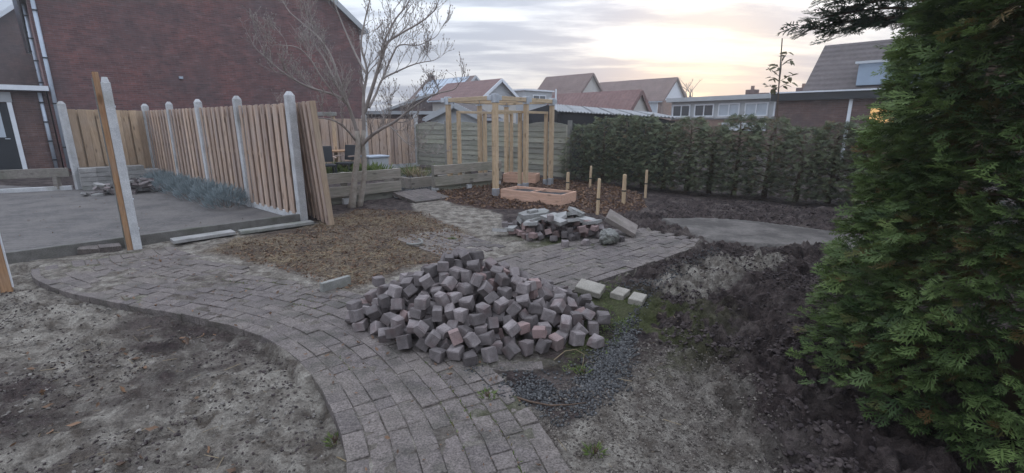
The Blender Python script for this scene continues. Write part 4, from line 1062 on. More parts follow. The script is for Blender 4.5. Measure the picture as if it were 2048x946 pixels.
limbs = [
 (L((714, 264, 0), (702, 225, -.05), (692, 205, -.15), (669, 190, -.3), (626, 177, -.5), (593, 162, -.6), (560, 140, -.7), (528, 112, -.8)), .034, .009),
 (L((706, 240, 0), (692, 196, .1), (675, 150, .15), (662, 112, .2), (640, 78, .25), (606, 48, .3), (580, 25, .3)), .032, .008),
 (L((728, 262, 0), (727, 215, .0), (728, 180, .05), (734, 140, .1), (722, 90, .1), (730, 40, .2), (742, -10, .2)), .036, .009),
 (L((729, 225, 0), (748, 165, -.1), (762, 118, -.2), (776, 85, -.25), (800, 68, -.3), (845, 42, -.4), (872, 18, -.4)), .036, .008),
 (L((762, 118, -.2), (768, 85, -.1), (790, 40, 0), (815, 8, .1), (828, -30, .1)), .022, .008),
 (L((738, 215, 0), (752, 188, .2), (764, 160, .3), (790, 145, .4), (830, 128, .5), (862, 122, .6)), .026, .007),
 (L((726, 288, 0), (742, 272, -.1), (764, 257, -.2), (790, 243, -.3), (830, 212, -.4), (866, 190, -.5), (905, 180, -.6)), .036, .009),
 (L((776, 250, -.25), (790, 262, -.3), (806, 280, -.35), (830, 298, -.4)), .013, .005),
 (L((712, 282, 0), (696, 262, -.2), (672, 243, -.4), (640, 236, -.6), (612, 240, -.7)), .022, .006),
 (L((669, 190, -.3), (640, 150, -.4), (622, 120, -.45), (595, 95, -.5), (556, 90, -.6)), .018, .006),
 (L((734, 150, .1), (712, 110, .3), (690, 60, .45), (672, 15, .5), (660, -20, .5)), .022, .007),
 (L((764, 160, .3), (785, 110, .45), (800, 90, .5), (838, 90, .6), (870, 75, .6)), .02, .006),
 (L((692, 205, -.1), (650, 120, .3), (628, 85, .4), (612, 20, .5)), .018, .006)]
bare_tree('bare budding tree with two pale trunks by the low plank fence', TY, limbs, tr, 17)

# ------------------------------------------------------------------ houses
def window(parent, c, w, h, ax, nrm_, frame=WHITE, glass=GLASSL, split=True):
    """c: centre on the wall in the house's own axes, ax: direction along the wall"""
    c = Vector(c); ax = Vector(ax); n = Vector(nrm_); up = Vector((0, 0, 1)); f = MB(); fw = .07
    for s in (-1, 1):
        f.bar(c + ax * s * (w / 2 - fw / 2) - up * h / 2 + n * .02, c + ax * s * (w / 2 - fw / 2) + up * h / 2 + n * .02, fw, .06, n)
        f.bar(c - ax * (w / 2 - fw) + up * s * (h / 2 - fw / 2) + n * .02, c + ax * (w / 2 - fw) + up * s * (h / 2 - fw / 2) + n * .02, fw, .058, n)
    if split: f.bar(c - up * (h / 2 - fw) + n * .02, c + up * (h / 2 - fw) + n * .02, fw * .8, .056, n)
    o = f.build('window', frame, parent); p = MB(); p.bar(c - ax * (w / 2 - fw) + n * .008, c + ax * (w / 2 - fw) + n * .008, h - 2 * fw, .012, n); p.v = p.v
    q = MB(); q.add([c + ax * a_ * (w / 2 - fw) + up * b_ * (h / 2 - fw) + n * .012 for a_, b_ in ((-1, -1), (1, -1), (1, 1), (-1, 1))] + [c + ax * a_ * (w / 2 - fw) + up * b_ * (h / 2 - fw) + n * .002 for a_, b_ in ((-1, -1), (1, -1), (1, 1), (-1, 1))], [(0, 1, 2, 3), (7, 6, 5, 4), (0, 4, 5, 1), (1, 5, 6, 2), (2, 6, 7, 3), (3, 7, 4, 0)]); q.build('pane', glass, o)
    s_ = MB(); s_.bar(c - ax * (w / 2 + .06) - up * (h / 2 + .03) + n * .05, c + ax * (w / 2 + .06) - up * (h / 2 + .03) + n * .05, .1, .05, n); s_.build('sill', CONC, o)
    return o
def gable_house(label, org, w, L_, eave, ridge, wall, tile, gable=None, barge=WHITE, over=.18, rz=TH, chim=None, name='house', roff=0):
    """gable in the local x-z plane at y = 0, house runs back along +y"""
    t = thing(name, label, 'house', org, rz); rx = w / 2 + roff
    m = MB(); m.add([(0, 0, 0), (w, 0, 0), (w, L_, 0), (0, L_, 0), (0, 0, eave), (w, 0, eave), (w, L_, eave), (0, L_, eave)], [(0, 1, 5, 4), (1, 2, 6, 5), (2, 3, 7, 6), (3, 0, 4, 7), (3, 2, 1, 0)]); m.build('wall', wall, t)
    for y, s in ((0, 1), (L_, -1)):
        g_ = MB(); d = .02; g_.add([(0, y, eave), (w, y, eave), (rx, y, ridge - .02), (0, y + s * .1, eave), (w, y + s * .1, eave), (rx, y + s * .1, ridge - .02)], [(0, 1, 2), (5, 4, 3), (0, 3, 4, 1), (1, 4, 5, 2), (2, 5, 3, 0)]); g_.build('gable', gable or wall, t)
    for s in (0, 1):
        ex = (-over if s == 0 else w + over); sl = (ridge - eave) / (rx if s == 0 else w - rx); ez = eave - over * sl
        r_ = MB(); q = [Vector((ex, -over, ez + .1)), Vector((ex, L_ + over, ez + .1)), Vector((rx, L_ + over, ridge + .1)), Vector((rx, -over, ridge + .1))]
        r_.slab(q if s else q[::-1], .1); ro = r_.build('roof', tile, t)
        for yy in (-over - .03, L_ + over + .03):
            b_ = MB(); b_.bar(Vector((ex, yy, ez - .01)), Vector((rx, yy, ridge - .01)), .05, .2, (0, 0, 1)); b_.build('bargeboard', barge, t)
        gu = MB(); gu.bar(Vector((ex - (.05 if s == 0 else -.05), -over, ez)), Vector((ex - (.05 if s == 0 else -.05), L_ + over, ez)), .1, .1); gu.build('gutter', PIPE, t)
    if chim:
        cx, cy, h = chim; c = MB(); c.box((cx, cy, ridge - .3 + h / 2), (.5, .6, h + .6), None, .01); co = c.build('chimney', BRICK_BR, t)
        c = MB(); c.box((cx, cy, ridge + h + .03), (.6, .7, .08)); c.build('chimney_cap', CONC_OLD, co)
        c = MB(); c.tube([(cx, cy, ridge + h + .05), (cx, cy, ridge + h + .3)], [.1, .09], 8); c.build('chimney_pot', BRICK_OR, co)
    return t
def fit(pA, YA, xB, dirv, y_apex, x_ridge=None):
    """world size from pixels: corner at distance YA, gable running along A until pixel column xB"""
    a_ = at(*pA, YA); lo, hi = .5, 60
    def px(p):
        z = p.z - CAMH; d = p.y * CP - z * SP; return 1024 + FPX * p.x / d
    for _ in range(50):
        mid = (lo + hi) / 2; q = a_ + A * mid
        if px(q) < xB: lo = mid
        else: hi = mid
    w = lo; c = a_ + A * w / 2; zr = at(1024, y_apex, c.y).z
    L_ = 9
    if x_ridge is not None:
        lo, hi = .5, 60
        for _ in range(50):
            mid = (lo + hi) / 2; q = Vector((c.x, c.y, zr)) + B * mid
            if px(q) > x_ridge: lo = mid
            else: hi = mid
        L_ = lo
    return a_, w, zr, L_
# the big brick house on the left
HC = Vector((-14.2, 15.0, 0))
hb = gable_house('large red brick house with windowless gable wall at the left', HC, 10.4, 19, 5.55, 9.6, BRICK_RED, TILE_D, None, GREYP, .22, TH, (3.2, 7, .8), 'brick_house')
def pipe(parent, pts, r=.045, name='drainpipe'):
    m = MB(); m.tube(pts, [r] * len(pts), 8); o = m.build(name, PIPE, parent, True)
    for k in range(4):
        f = (k + .5) / 4; p = Vector(pts[0]).lerp(Vector(pts[-1]), f); c = MB(); c.box(p, (.13, .13, .04)); c.build('clamp', DARK, o)
pipe(hb, [(.12, -.07, 5.4), (.12, -.07, .1)], .055)
pipe(hb, [(-.07, 3.2, 5.4), (-.07, 3.2, 2.5)], .05); pipe(hb, [(-.07, 7.5, 5.4), (-.07, 7.5, 2.5)], .05)
m = MB(); m.box((3.5, -.04, 3.05), (.12, .08, .08)); m.build('wall_bracket', PIPE, hb)
# flat annex with door
an = thing('annex', 'flat roofed brick annex with dark door left of the brick house', 'annex', HC - A * 4.6 + B * .05, TH)
m = MB(); m.box((2.29, 2.0, 1.22), (4.55, 4.0, 2.44)); m.build('wall', BRICK_BR, an)
m = MB(); m.box((2.27, 1.92, 2.52), (4.75, 4.4, .14)); m.build('roof_edge', WHITE, an)
def annex_door():
    d = MB(); d.box((3.2, -.03, 1.05), (.95, .05, 2.05)); do = d.build('door', DARK, an)
    d = MB(); d.box((3.2, -.065, 1.52), (.6, .02, .85)); d.build('pane', GLASSL, do)
    for x in (2.67, 3.73): d = MB(); d.box((x, -.04, 1.05), (.1, .08, 2.1)); d.build('frame', WHITE, do)
    d = MB(); d.box((3.2, -.04, 2.25), (1.2, .08, .28)); d.build('lintel_panel', GREYP, do)
    d = MB(); d.tube([(3.57, -.06, 1.05), (3.57, -.11, 1.05), (3.47, -.11, 1.05)], [.012] * 3, 6); d.build('handle', STEEL, do)
annex_door()
pipe(an, [(4.42, -.07, 2.4), (4.42, -.07, .1)], .05)
# the next house further left
o2 = at(-70, 300, 27); gable_house('brown brick house with white bargeboard at the upper left corner', (o2.x, o2.y, 0), 9.5, 9, 5.0, 9.2, BRICK_BR, TILE_D, None, WHITE, .3, TH, None)

# far houses
a_, w, zr, L_ = fit((912, 196), 46, 985, A, 153, 905)
h1 = gable_house('house with solar panels on its roof behind the pergola', (a_.x, a_.y, 0), w, max(L_, 8), a_.z, zr, BRICK_BR, TILE_B, GREYP, GREYP, .2, TH, (w / 2, 7.2, .5))
def solar(h, w, eave, ridge, y0, n):
    sl = math.atan2(ridge - eave, w / 2); ln = math.hypot(w / 2, ridge - eave)
    for i in range(n):
        for j in range(2):
            f0 = .12 + j * .43; f1 = f0 + .4; y = y0 + i * 1.15
            q = [Vector((w / 2 * f, yy, eave + (ridge - eave) * f + .17)) for f, yy in ((f0, y), (f0, y + 1.05), (f1, y + 1.05), (f1, y))]
            m = MB(); m.slab(q[::-1], .04); m.build('solar_panel', SOLAR, h)
solar(h1, w, a_.z, zr, .6, 6)
for y in (1.6, 4.2, 6.6): window(h1, (0, y, a_.z - 1.0), 1.5, 1.2, (0, 1, 0), (-1, 0, 0))
a_, w, zr, L_ = fit((964, 193), 34, 1032, A, 160, 925)
h2 = gable_house('red roofed house with pale gable and white bargeboard behind the pergola', (a_.x, a_.y, 0), w, max(L_, 6), a_.z, zr, CREAM, TILE_R, GREYP, WHITE, .25, TH, None)
fl = at(1052, 190, 40)
fh = thing('flat_extension', 'pale flat roofed block with small window right of the white gable house', 'building', (fl.x, fl.y, 0), TH)
m = MB(); zt = at(1052, 181, 40).z; m.box((1.5, 3, zt / 2), (3.4, 6, zt)); m.build('wall', GREYP, fh); m = MB(); m.box((1.5, 3, zt + .06), (3.7, 6.3, .12)); m.build('roof_edge', WHITE, fh)
window(fh, (1.6, 0, zt - .6), 1.6, .6, (1, 0, 0), (0, -1, 0), WHITE, GLASS)
a_, w, zr, L_ = fit((1156, 190), 47, 1206, A, 148, 1096)
gable_house('large brown roofed house left of the middle skyline', (a_.x, a_.y, 0), w, L_, a_.z, zr, BRICK_OR, TILE_B, CREAM, TILE_B, .2, TH, None)
a_, w, zr, L_ = fit((1324, 200), 54, 1371, A, 156, 1203)
h4 = gable_house('brown roofed house with white gable and bright window on the skyline', (a_.x, a_.y, 0), w, L_, a_.z, zr, BRICK_OR, TILE_B, WHITE, TILE_B, .2, TH, None)
for y in (1.4, 4.4): window(h4, (0, y, a_.z - .9), 1.9, 1.5, (0, 1, 0), (-1, 0, 0))
a_, w, zr, L_ = fit((1256, 223), 24, 1297, A, 183, 1112)
gable_house('low red tiled barn roof with pale gable behind the dark shed', (a_.x, a_.y, 0), w, L_, a_.z, zr, BRICK_OR, TILE_R, CREAM, TILE_R, .1, TH, None, 'barn')
# garden shed with grey gable behind the grey fence
a_ = at(862, 238, 20); gable_house('small grey garden shed with pale roof edge behind the grey fence', (a_.x, a_.y, 0), 2.1, 3.0, 1.72, 2.2, GREYP, TILE_D, GREYP, GREYP, .2, R(-10), None, 'garden_shed')
# dark shed with sheet roof
def dark_shed():
    q = [at(1113, 225, 14.6), at(1350, 240, 13.2), at(1300, 229, 16.2), at(1100, 210, 17.6)]; base = Vector((q[0].x, q[0].y, 0))
    t = thing('dark_shed', 'black timber shed with corrugated sheet roof behind hedge and fence', 'shed', base)
    q = [p - base for p in q]; n = 26
    for k in range(6):                                                 # overlapping roof sheets
        m = MB(); f0, f1 = k / 6, (k + 1) / 6 + .01
        cols_ = 12
        vs = []; 
        for i in range(cols_ + 1):
            f = f0 + (f1 - f0) * i / cols_; z = .018 * math.sin(i * math.pi / 1.0 + math.pi / 2) + .004 * k
            a0 = q[0].lerp(q[1], f); b0 = q[3].lerp(q[2], f); vs += [a0 + Vector((0, 0, z + .05)), b0 + Vector((0, 0, z + .05)), a0 + Vector((0, 0, z + .03)), b0 + Vector((0, 0, z + .03))]
        fs = []
        for i in range(cols_): a1 = i * 4; b1 = a1 + 4; fs += [(a1, b1, b1 + 1, a1 + 1), (a1 + 2, a1 + 3, b1 + 3, b1 + 2), (a1, a1 + 2, b1 + 2, b1), (a1 + 1, b1 + 1, b1 + 3, a1 + 3)]
        m.add(vs, fs).build('roof_sheet', ROOFM, t)
    for (i, j), nm in (((0, 1), 'front_wall'), ((3, 0), 'side_wall'), ((1, 2), 'side_wall'), ((2, 3), 'back_wall')):
        a0, b0 = q[i], q[j]; d = (b0 - a0); ins = Vector((0, 0, -.02)); nn = Vector((d.y, -d.x, 0)).normalized() * .05
        m = MB(); vs = [Vector((a0.x, a0.y, -.05)), Vector((b0.x, b0.y, -.05)), b0 + ins, a0 + ins]; vs = [v - nn * 1.6 for v in vs] + [v - nn * 2.6 for v in vs]
        m.add(vs, [(0, 1, 2, 3), (7, 6, 5, 4), (0, 4, 5, 1), (1, 5, 6, 2), (2, 6, 7, 3), (3, 7, 4, 0)]); m.build(nm, DARKW, t)
    ap = at(1098, 209, 15.6) - base; lf = at(1056, 222, 16.2) - base; m = MB()
    vs = [Vector((lf.x, lf.y, 0)), Vector((q[0].x - .06, q[0].y + .1, 0)), Vector((q[0].x - .06, q[0].y + .1, q[0].z)), ap, lf]; vs2 = [v + Vector((.02, .25, 0)) for v in vs]
    m.add(vs + vs2, [(0, 1, 2, 3, 4), (9, 8, 7, 6, 5)] + [(i, i + 5, (i + 1) % 5 + 5, (i + 1) % 5) for i in range(5)]); m.build('gable', DARKW, t)
    pt = at(1112, 178, 15.0) - base; m = MB(); m.tube([Vector((pt.x, pt.y, 1.9)), pt], [.03, .025], 8); m.build('vent_pipe', WHITE, t)
dark_shed()
# long flat roofed house
def flat_house():
    r_ = at(1612, 187, 24); l_ = at(1345, 198, 30.5); d = Vector((r_.x - l_.x, r_.y - l_.y, 0)); ln = d.length; rz = math.atan2(d.y, d.x); H_ = (r_.z + l_.z) / 2
    t = thing('flat_roofed_house', 'long flat roofed house with a row of wide windows beyond the hedge', 'house', (l_.x, l_.y, 0), rz)
    m = MB(); m.box((ln / 2, 3.5, (H_ - .2) / 2), (ln, 7, H_ - .2)); m.build('wall', BRICK_OR, t)
    m = MB(); m.box((ln / 2, 3.4, H_ - .07), (ln + .3, 7.6, .24)); m.build('roof_edge', GREYP, t)
    m = MB(); m.box((ln / 2, -.045, H_ - .72), (ln - .05, .05, 1.0)); m.build('fascia_band', GREYP, t)
    n = 5; ww = ln / n
    for k in range(n): window(t, (ww * (k + .5), -.075, H_ - .72), ww * .82, .72, (1, 0, 0), (0, -1, 0), WHITE, (GLASS if k < 2 else GLASSL), True)
    m = MB(); m.box((ln * .62, -.1, H_ - 1.62), (ln * .32, .1, .42)); m.build('wall_panel', WHITE, t)
    for f, h in ((.43, .5), (.52, .28), (.80, .45), (.2, .2)):
        m = MB(); m.box((ln * f, 3.0, H_ + h / 2), (.55, .5, h), None, .01); c = m.build('chimney', BRICK_BR, t)
        if h > .3: m = MB(); m.tube([(ln * f, 3.0, H_ + h), (ln * f, 3.0, H_ + h + .22)], [.1, .1], 8); m.build('chimney_pot', BRICK_OR, c)
flat_house()
# steep roofed house on the right
def steep_house():
    e0 = at(1614, 192, 20); d = Vector((.695, -.719, 0)); t = thing('steep_roofed_house', 'steep dark roofed house with blue grey dormer at the right', 'house', (e0.x, e0.y, 0), math.atan2(d.y, d.x))
    ev = e0.z; Ln = 12; run = 2.3; rid = at(1646, 90, 21.6).z
    m = MB(); m.box((Ln / 2, run, ev / 2 - .05), (Ln - .1, 2 * run - .1, ev - .1)); m.build('wall', BRICK_BR, t)
    for s in (0, 1):
        y0 = -.25 if s == 0 else 2 * run + .25; q = [Vector((-.2, y0, ev)), Vector((Ln + .2, y0, ev)), Vector((Ln + .2, run, rid)), Vector((-.2, run, rid))]; m = MB(); m.slab(q, .12); m.build('roof', TILE_D, t)
    for x in (.0, Ln - .1): m = MB(); m.add([(x, .0, ev - .1), (x, 2 * run, ev - .1), (x, run, rid - .15), (x + .1, .0, ev - .1), (x + .1, 2 * run, ev - .1), (x + .1, run, rid - .15)], [(0, 1, 2), (5, 4, 3), (0, 3, 4, 1), (1, 4, 5, 2), (2, 5, 3, 0)]); m.build('gable', BRICK_BR, t)
    m = MB(); m.box((2.75, .55, ev + .72), (2.3, 1.1, .78)); dm = m.build('dormer', BLUEG, t)
    m = MB(); m.box((2.75, .5, ev + 1.15), (2.5, 1.3, .08)); m.build('dormer_roof', GREYP, dm)
    sl = (rid - ev) / (run + .25); f = .62; y = -.25 + (run + .25) * f; z = ev + (rid - ev) * f
    q = [Vector((2.35, y - .3, z - .3 * sl + .09)), Vector((3.35, y - .3, z - .3 * sl + .09)), Vector((3.35, y + .3, z + .3 * sl + .09)), Vector((2.35, y + .3, z + .3 * sl + .09))]; m = MB(); m.slab(q, .06); m.build('skylight', GLASSL, t)
    # flat extension in front
    m = MB(); m.box((3.8, -1.3, (ev - .25) / 2), (8.4, 2.0, ev - .25)); m.build('extension_wall', BRICK_BR, t)
    m = MB(); m.box((3.8, -1.35, ev - .12), (8.7, 2.3, .26)); m.build('extension_roof', DARK, t)
    m = MB(); m.box((3.8, -1.4, ev + .035), (8.8, 2.3, .05)); m.build('roof_trim', WHITE, t)
    m = MB(); m.box((2.0, -2.33, 1.25), (.1, .06, 2.2)); m.build('frame', WHITE, t)
    lit = NT('lit_window'); lit.fin((.9, .55, .2), .5); lit.b.inputs['Emission Color'].default_value = (1, .55, .2, 1); lit.b.inputs['Emission Strength'].default_value = .3
    m = MB(); m.box((2.95, -2.32, 1.75), (.7, .03, .5)); m.build('lit_window', lit.m, t)
steep_house()
# low roofs between brick house and pergola
lo = at(735, 222, 24); t = thing('flat_garage', 'low dark garage with pale roof edge behind the far fence', 'garage', (lo.x - 5, lo.y - 1, 0), TH * .3)
m = MB(); m.box((4, 2.5, .95), (9, 5, 1.9)); m.build('wall', BRICK_BR, t); m = MB(); m.box((4, 2.4, 1.98), (9.4, 5.4, .16)); m.build('roof_edge', GREYP, t)
a_ = at(770, 212, 40); gable_house('brown terraced house seen through the bare twigs', (a_.x, a_.y, 0), 8, 10, 2.4, 3.6, BRICK_BR, TILE_B, None, GREYP, .2, R(-15), None)

# ------------------------------------------------------------------ staked sapling beyond the hedge
SY = 11.6
sb = at(1558, 250, SY); t = thing('sapling', 'leafy young sapling rising above the hedge against the sky', 'sapling', (sb.x + .03, SY, 0)); base = Vector((sb.x + .03, SY, 0))
def sap(): 
    pts = [Vector((0, 0, 0))] + [at(x, y, SY) - base for x, y in ((1556, 200), (1558, 170), (1562, 140), (1565, 105))]
    m = MB(); m.tube(pts, [.018, .014, .012, .009, .005], 6); rr = random.Random(2)
    lm = []
    for i in range(3):
        q = MB(); r_ = random.Random(i); w = .035 + .008 * i
        q.add([(0, 0, 0), (.05, w, .012), (.12, w * .8, .0), (.17, 0, -.02), (.12, -w * .8, .0), (.05, -w, .012), (.08, 0, -.006)], [(0, 1, 6), (1, 2, 6), (2, 3, 6), (3, 4, 6), (4, 5, 6), (5, 0, 6)])
        me = q.mesh('leaf', LEAF_SAP); c = me.color_attributes.new('tint', 'FLOAT_COLOR', 'POINT'); c.data.foreach_set('color', [v for _ in me.vertices for v in (.3 + .2 * i, 0, 0, 1)]); lm.append(me)
    ends = [(1535, 135), (1542, 155), (1586, 118), (1587, 150), (1582, 165), (1540, 172), (1530, 170), (1576, 105), (1548, 128)]
    for k, e in enumerate(ends):
        f = at(e[0], e[1], SY + rr.uniform(-.25, .25)) - base; s = Vector((pts[2].x, 0, f.z - rr.uniform(.08, .25))); m.tube([s, (s + f) / 2 + Vector((0, 0, .02)), f], [.006, .005, .003], 5)
        for j in range(5):
            p = s.lerp(f, .35 + .65 * j / 4); o = link('leaf', rr.choice(lm), t); o.location = p; o.rotation_euler = (rr.uniform(-.6, .6), rr.uniform(-.7, .9), rr.uniform(0, 6.28)); q = rr.uniform(.75, 1.2); o.scale = (q, q, q)
    m.build('stem', BROWNST, t, True)
sap()
sk = at(1566, 76, SY); m = MB(); m.tube([Vector((0, .03, 0)), Vector((sk.x - sb.x - .03, .03, sk.z))], [.016, .012], 6); o = m.build('support_stake', DARK); o.location = base; tag(o, 'thin dark pole tied beside the leafy sapling', 'stake')
# distant bare tree behind the white gable
def far_tree(label, px, py, top, Y, seed):
    b = at(px, py, Y); b.z = 0; tz = at(px, top, Y).z; tr_ = [([b, b + Vector((0, 0, tz * .55))], [.16, .1])]; rr = random.Random(seed)
    lb2 = [([b + Vector((0, 0, tz * .5)), b + Vector((rr.uniform(-.8, .8), 0, tz * .75)), b + Vector((rr.uniform(-1.6, 1.6), rr.uniform(-1, 1), tz * rr.uniform(.85, 1)))], .07, .025) for _ in range(7)]
    bare_tree(label, Y, lb2, tr_, seed, 1, 1.0, 'distant_tree')
far_tree('distant bare tree behind the white gable', 1376, 200, 160, 62, 3)

# ------------------------------------------------------------------ seating corner behind the low fence
def chair(label, c, rz):
    t = thing('garden_chair', label, 'chair', c, rz, 'dark garden chairs')
    m = MB(); m.box((0, 0, .42), (.46, .46, .05), None, .01); m.build('seat', DARK, t)
    m = MB(); m.box((0, .22, .7), (.44, .04, .42), Euler((-.15, 0, 0)).to_matrix(), .01); m.build('backrest', DARK, t)
    for sx_ in (-1, 1):
        for sy_ in (-1, 1): m = MB(); m.bar(Vector((sx_ * .2, sy_ * .2, .4)), Vector((sx_ * .22, sy_ * .23, 0)), .04, .04); m.build('leg', DARK, t)
        m = MB(); m.bar(Vector((sx_ * .23, -.22, .62)), Vector((sx_ * .23, .24, .62)), .04, .03, ch=.003); m.build('armrest', FWOOD, t)
cb = Vector((*g(655, 362), 0)); chair('dark garden chair behind the low fence left of the tree', (cb.x, cb.y, 0), R(30)); cb = Vector((*g(690, 356), 0))
chair('dark garden chair right beside the two pale trunks', (cb.x + .1, cb.y, 0), R(-20))
tb = Vector((*g(672, 352), 0)); t = thing('garden_table', 'orange brown wooden garden table top tilted up behind the low fence', 'table', (tb.x, tb.y, 0), R(20))
m = MB(); m.box((0, 0, .72), (1.1, .5, .05), None, .004); m.build('table_top', RUSTW, t)
for sx_ in (-1, 1):
    for sy_ in (-1, 1): m = MB(); m.box((sx_ * .48, sy_ * .2, .345), (.06, .06, .69)); m.build('leg', FWOOD_Y, t)
px0 = Vector((*g(676, 350), 0)); t = thing('timber_arbor', 'old timber arbor with mossy top beam in the far garden corner', 'arbor', (px0.x, px0.y, 0), R(5))
for x in (-.75, .0): m = MB(); m.box((x, 0, .85), (.09, .09, 1.7), None, .004); m.build('post', FWOOD_Y, t)
m = MB(); m.box((-.4, -.02, 1.76), (1.0, .16, .11), None, .01); m.build('beam', CONC_OLD, t)
bx = Vector((*g(752, 348), 0)); t = thing('storage_box', 'grey storage box standing at the far fence', 'box', (bx.x, bx.y, 0), TH)
m = MB(); m.box((0, 0, .25), (.62, .5, .5), None, .01); m.build('body', GREYP, t); m = MB(); m.box((0, 0, .53), (.68, .56, .06), None, .01); m.build('lid', PIPE, t)
# raised bed with plants in the gap
rb = Vector((*g(835, 369), 0)); t = thing('raised_bed', 'low timber raised bed with sprouting bulbs beyond the gap in the plank fence', 'raised bed', (rb.x, rb.y, 0), TH)
for s in (-1, 1):
    m = MB(); m.box((.3, s * .6, .13), (1.7, .06, .26), None, .004); m.build('side_board', PLANK, t); m = MB(); m.box((.3 + s * .88, 0, .13), (.06, 1.14, .26), None, .004); m.build('end_board', PLANK, t)
o = link('soil', soil_grid(1.7, 1.14, 5), t); o.location = (.3, 0, .2)
for k in range(9):
    p = rb + A * (rng.uniform(-.4, 1.0)) + B * rng.uniform(-.5, .5)
    tuft('bulb_plant', 'sprouting green and straw coloured plant in the raised bed', 'plant', (p.x, p.y, .2), 60, .13, .3, LEAF_GRASS if k % 3 else STRAW, 200 + k, .5, 'plants in the raised bed')
for k in range(5):
    p = Vector((*g(668 + k * 22, 356), 0)); tuft('leafy_plant', 'small green plant growing behind the low plank fence', 'plant', (p.x, p.y, 0), 160, .28, .42, LEAF_GRASS, 230 + k, 1.4, 'plants behind the low fence')

# ------------------------------------------------------------------ loose ground cover
def gz(x, y): return ground_z(np.asarray(x, float), np.asarray(y, float))
def pebble(seed, k=1.0):
    bm = bmesh.new(); bmesh.ops.create_icosphere(bm, subdivisions=1, radius=.5); r = random.Random(seed)
    V = np.array([[v.co.x * r.uniform(.7, 1.25), v.co.y * r.uniform(.7, 1.25), v.co.z * r.uniform(.55, .9)] for v in bm.verts]); F = np.array([[v.index for v in f.verts] for f in bm.faces]); bm.free(); return V, F
PEB = [pebble(s) for s in range(5)]
def clod(seed):
    bm = bmesh.new(); bmesh.ops.create_icosphere(bm, subdivisions=2, radius=.5); r = random.Random(seed); V = []
    for v in bm.verts:
        q = .55 + .9 * float(fbm(np.array([v.co.x * 3.1 + seed * 9]), np.array([v.co.y * 3.1 + v.co.z * 4.7]), 1.7, 3, seed, .7)[0]); V.append((v.co.x * q * 1.2, v.co.y * q, v.co.z * q * .55))
    F = np.array([[v.index for v in f.verts] for f in bm.faces]); bm.free(); return np.array(V), F
CLODS = [clod(s) for s in range(6)]
def sprinkle(name, label, cat, n, region, size, mat, variants, seed, flat=.3, dens=None, lift=.2, brown=None, zf=None, long=False):
    rs = np.random.RandomState(seed); p = np.array(region); x0, y0 = p.min(0); x1, y1 = p.max(0); X = []; Y = []
    while len(X) < n:
        x = rs.uniform(x0, x1, 4 * n); y = rs.uniform(y0, y1, 4 * n); ok = sdf(region, x, y) < 0
        if dens is not None: ok &= rs.rand(4 * n) < dens(x, y)
        X += list(x[ok]); Y += list(y[ok])
    x = np.array(X[:n]); y = np.array(Y[:n]); sz = size[0] + (size[1] - size[0]) * rs.rand(n) ** 2.2
    z = (gz(x, y) if zf is None else zf(x, y)) + sz * lift
    fw = np.stack([rs.normal(0, 1, n), rs.normal(0, 1, n), rs.normal(0, flat, n)], 1); up = nrm(np.stack([rs.normal(0, flat, n), rs.normal(0, flat, n), np.ones(n)], 1))
    V, F, C = scatter(variants, np.stack([x, y, z], 1), fw, up, sz, np.clip(rs.normal(.4, .28, n), 0, 1), brown, rs)
    o = link(name, np_mesh(name, V, F, mat, {'tint': C})); stuff(o); tag(o, label, cat); return o
onpath = lambda x, y: np.minimum(np.minimum(sdf(MAIN_POLY, x, y), sdf(B_POLY, x, y)), sdf(C_POLY, x, y))
GRV = ppoly((885, 722), (1060, 728), (1190, 690), (1225, 640), (1300, 590), (1330, 560), (1290, 630), (1290, 700), (1270, 780), (1200, 830), (1130, 870), (1050, 820), (960, 775))
sprinkle('gravel', 'dark grey gravel spread right and in front of the block heap', 'gravel', 5600, GRV, (.007, .024), GRAVEL, PEB, 1, .4, lambda x, y: np.clip(2.4 * fbm(x, y, 3, 3, 6) - .6, .03, 1) * sstep(-sdf(GRV, x, y), .0, .22))
sprinkle('far_gravel', 'patch of gravel along the cross path edge', 'gravel', 1600, ppoly((1235, 562), (1330, 540), (1430, 490), (1450, 500), (1340, 560), (1300, 590)), (.008, .024), GRAVEL, PEB, 2, .4)
sprinkle('gap_gravel', 'pale grey gravel inside the gap of the plank fence', 'gravel', 900, ppoly((795, 384), (870, 380), (866, 368), (800, 370)), (.02, .05), GRAVEL, PEB, 22, .4)
SOIL_R = ppoly((1300, 540), (1440, 492), (1700, 500), (1760, 700), (1750, 940), (1250, 940), (1300, 760), (1330, 620))
sprinkle('soil_clods', 'clods of dark dug soil in front of the big conifer', 'soil', 9000, SOIL_R, (.004, .034), CLOD, CLODS, 3, .4, lambda x, y: np.clip(3 * fbm(x, y, 2.2, 3, 13) - 1.15, .03, 1) * sstep(sdf(ppoly((1190, 760), (1330, 690), (1480, 760), (1560, 946), (1140, 946)), x, y), -.1, .25), .02)
sprinkle('back_soil_clods', 'clods of dark soil along the hedge foot', 'soil', 2600, ppoly((1290, 430), (1330, 392), (1500, 395), (1690, 420), (1690, 455), (1480, 434)), (.01, .045), CLOD, CLODS, 5, .4, None, .02)
SAND_L = [(-6.2, 4.2), (-4.9, 4.4), (-4.2, 4.1), (-3.0, 3.65), (-2.1, 3.3), (-1.5, 2.9), (-1.05, 2.3), (-.8, 1.8), (-.65, 1.2), (-3.5, 1.2), (-5, 2.5)]
sprinkle('sand_clods', 'clods of grey sand on the dug up ground at the left', 'sand', 4200, SAND_L, (.003, .026), MATS['sand_clod'] if 'sand_clod' in MATS else m_leaf('sand_clod', (.07, .06, .052), (.24, .215, .19), .95, 0.0), CLODS, 6, .4, lambda x, y: np.clip(3 * fbm(x, y, 2.0, 3, 15) - 1.1, .03, 1), .0)
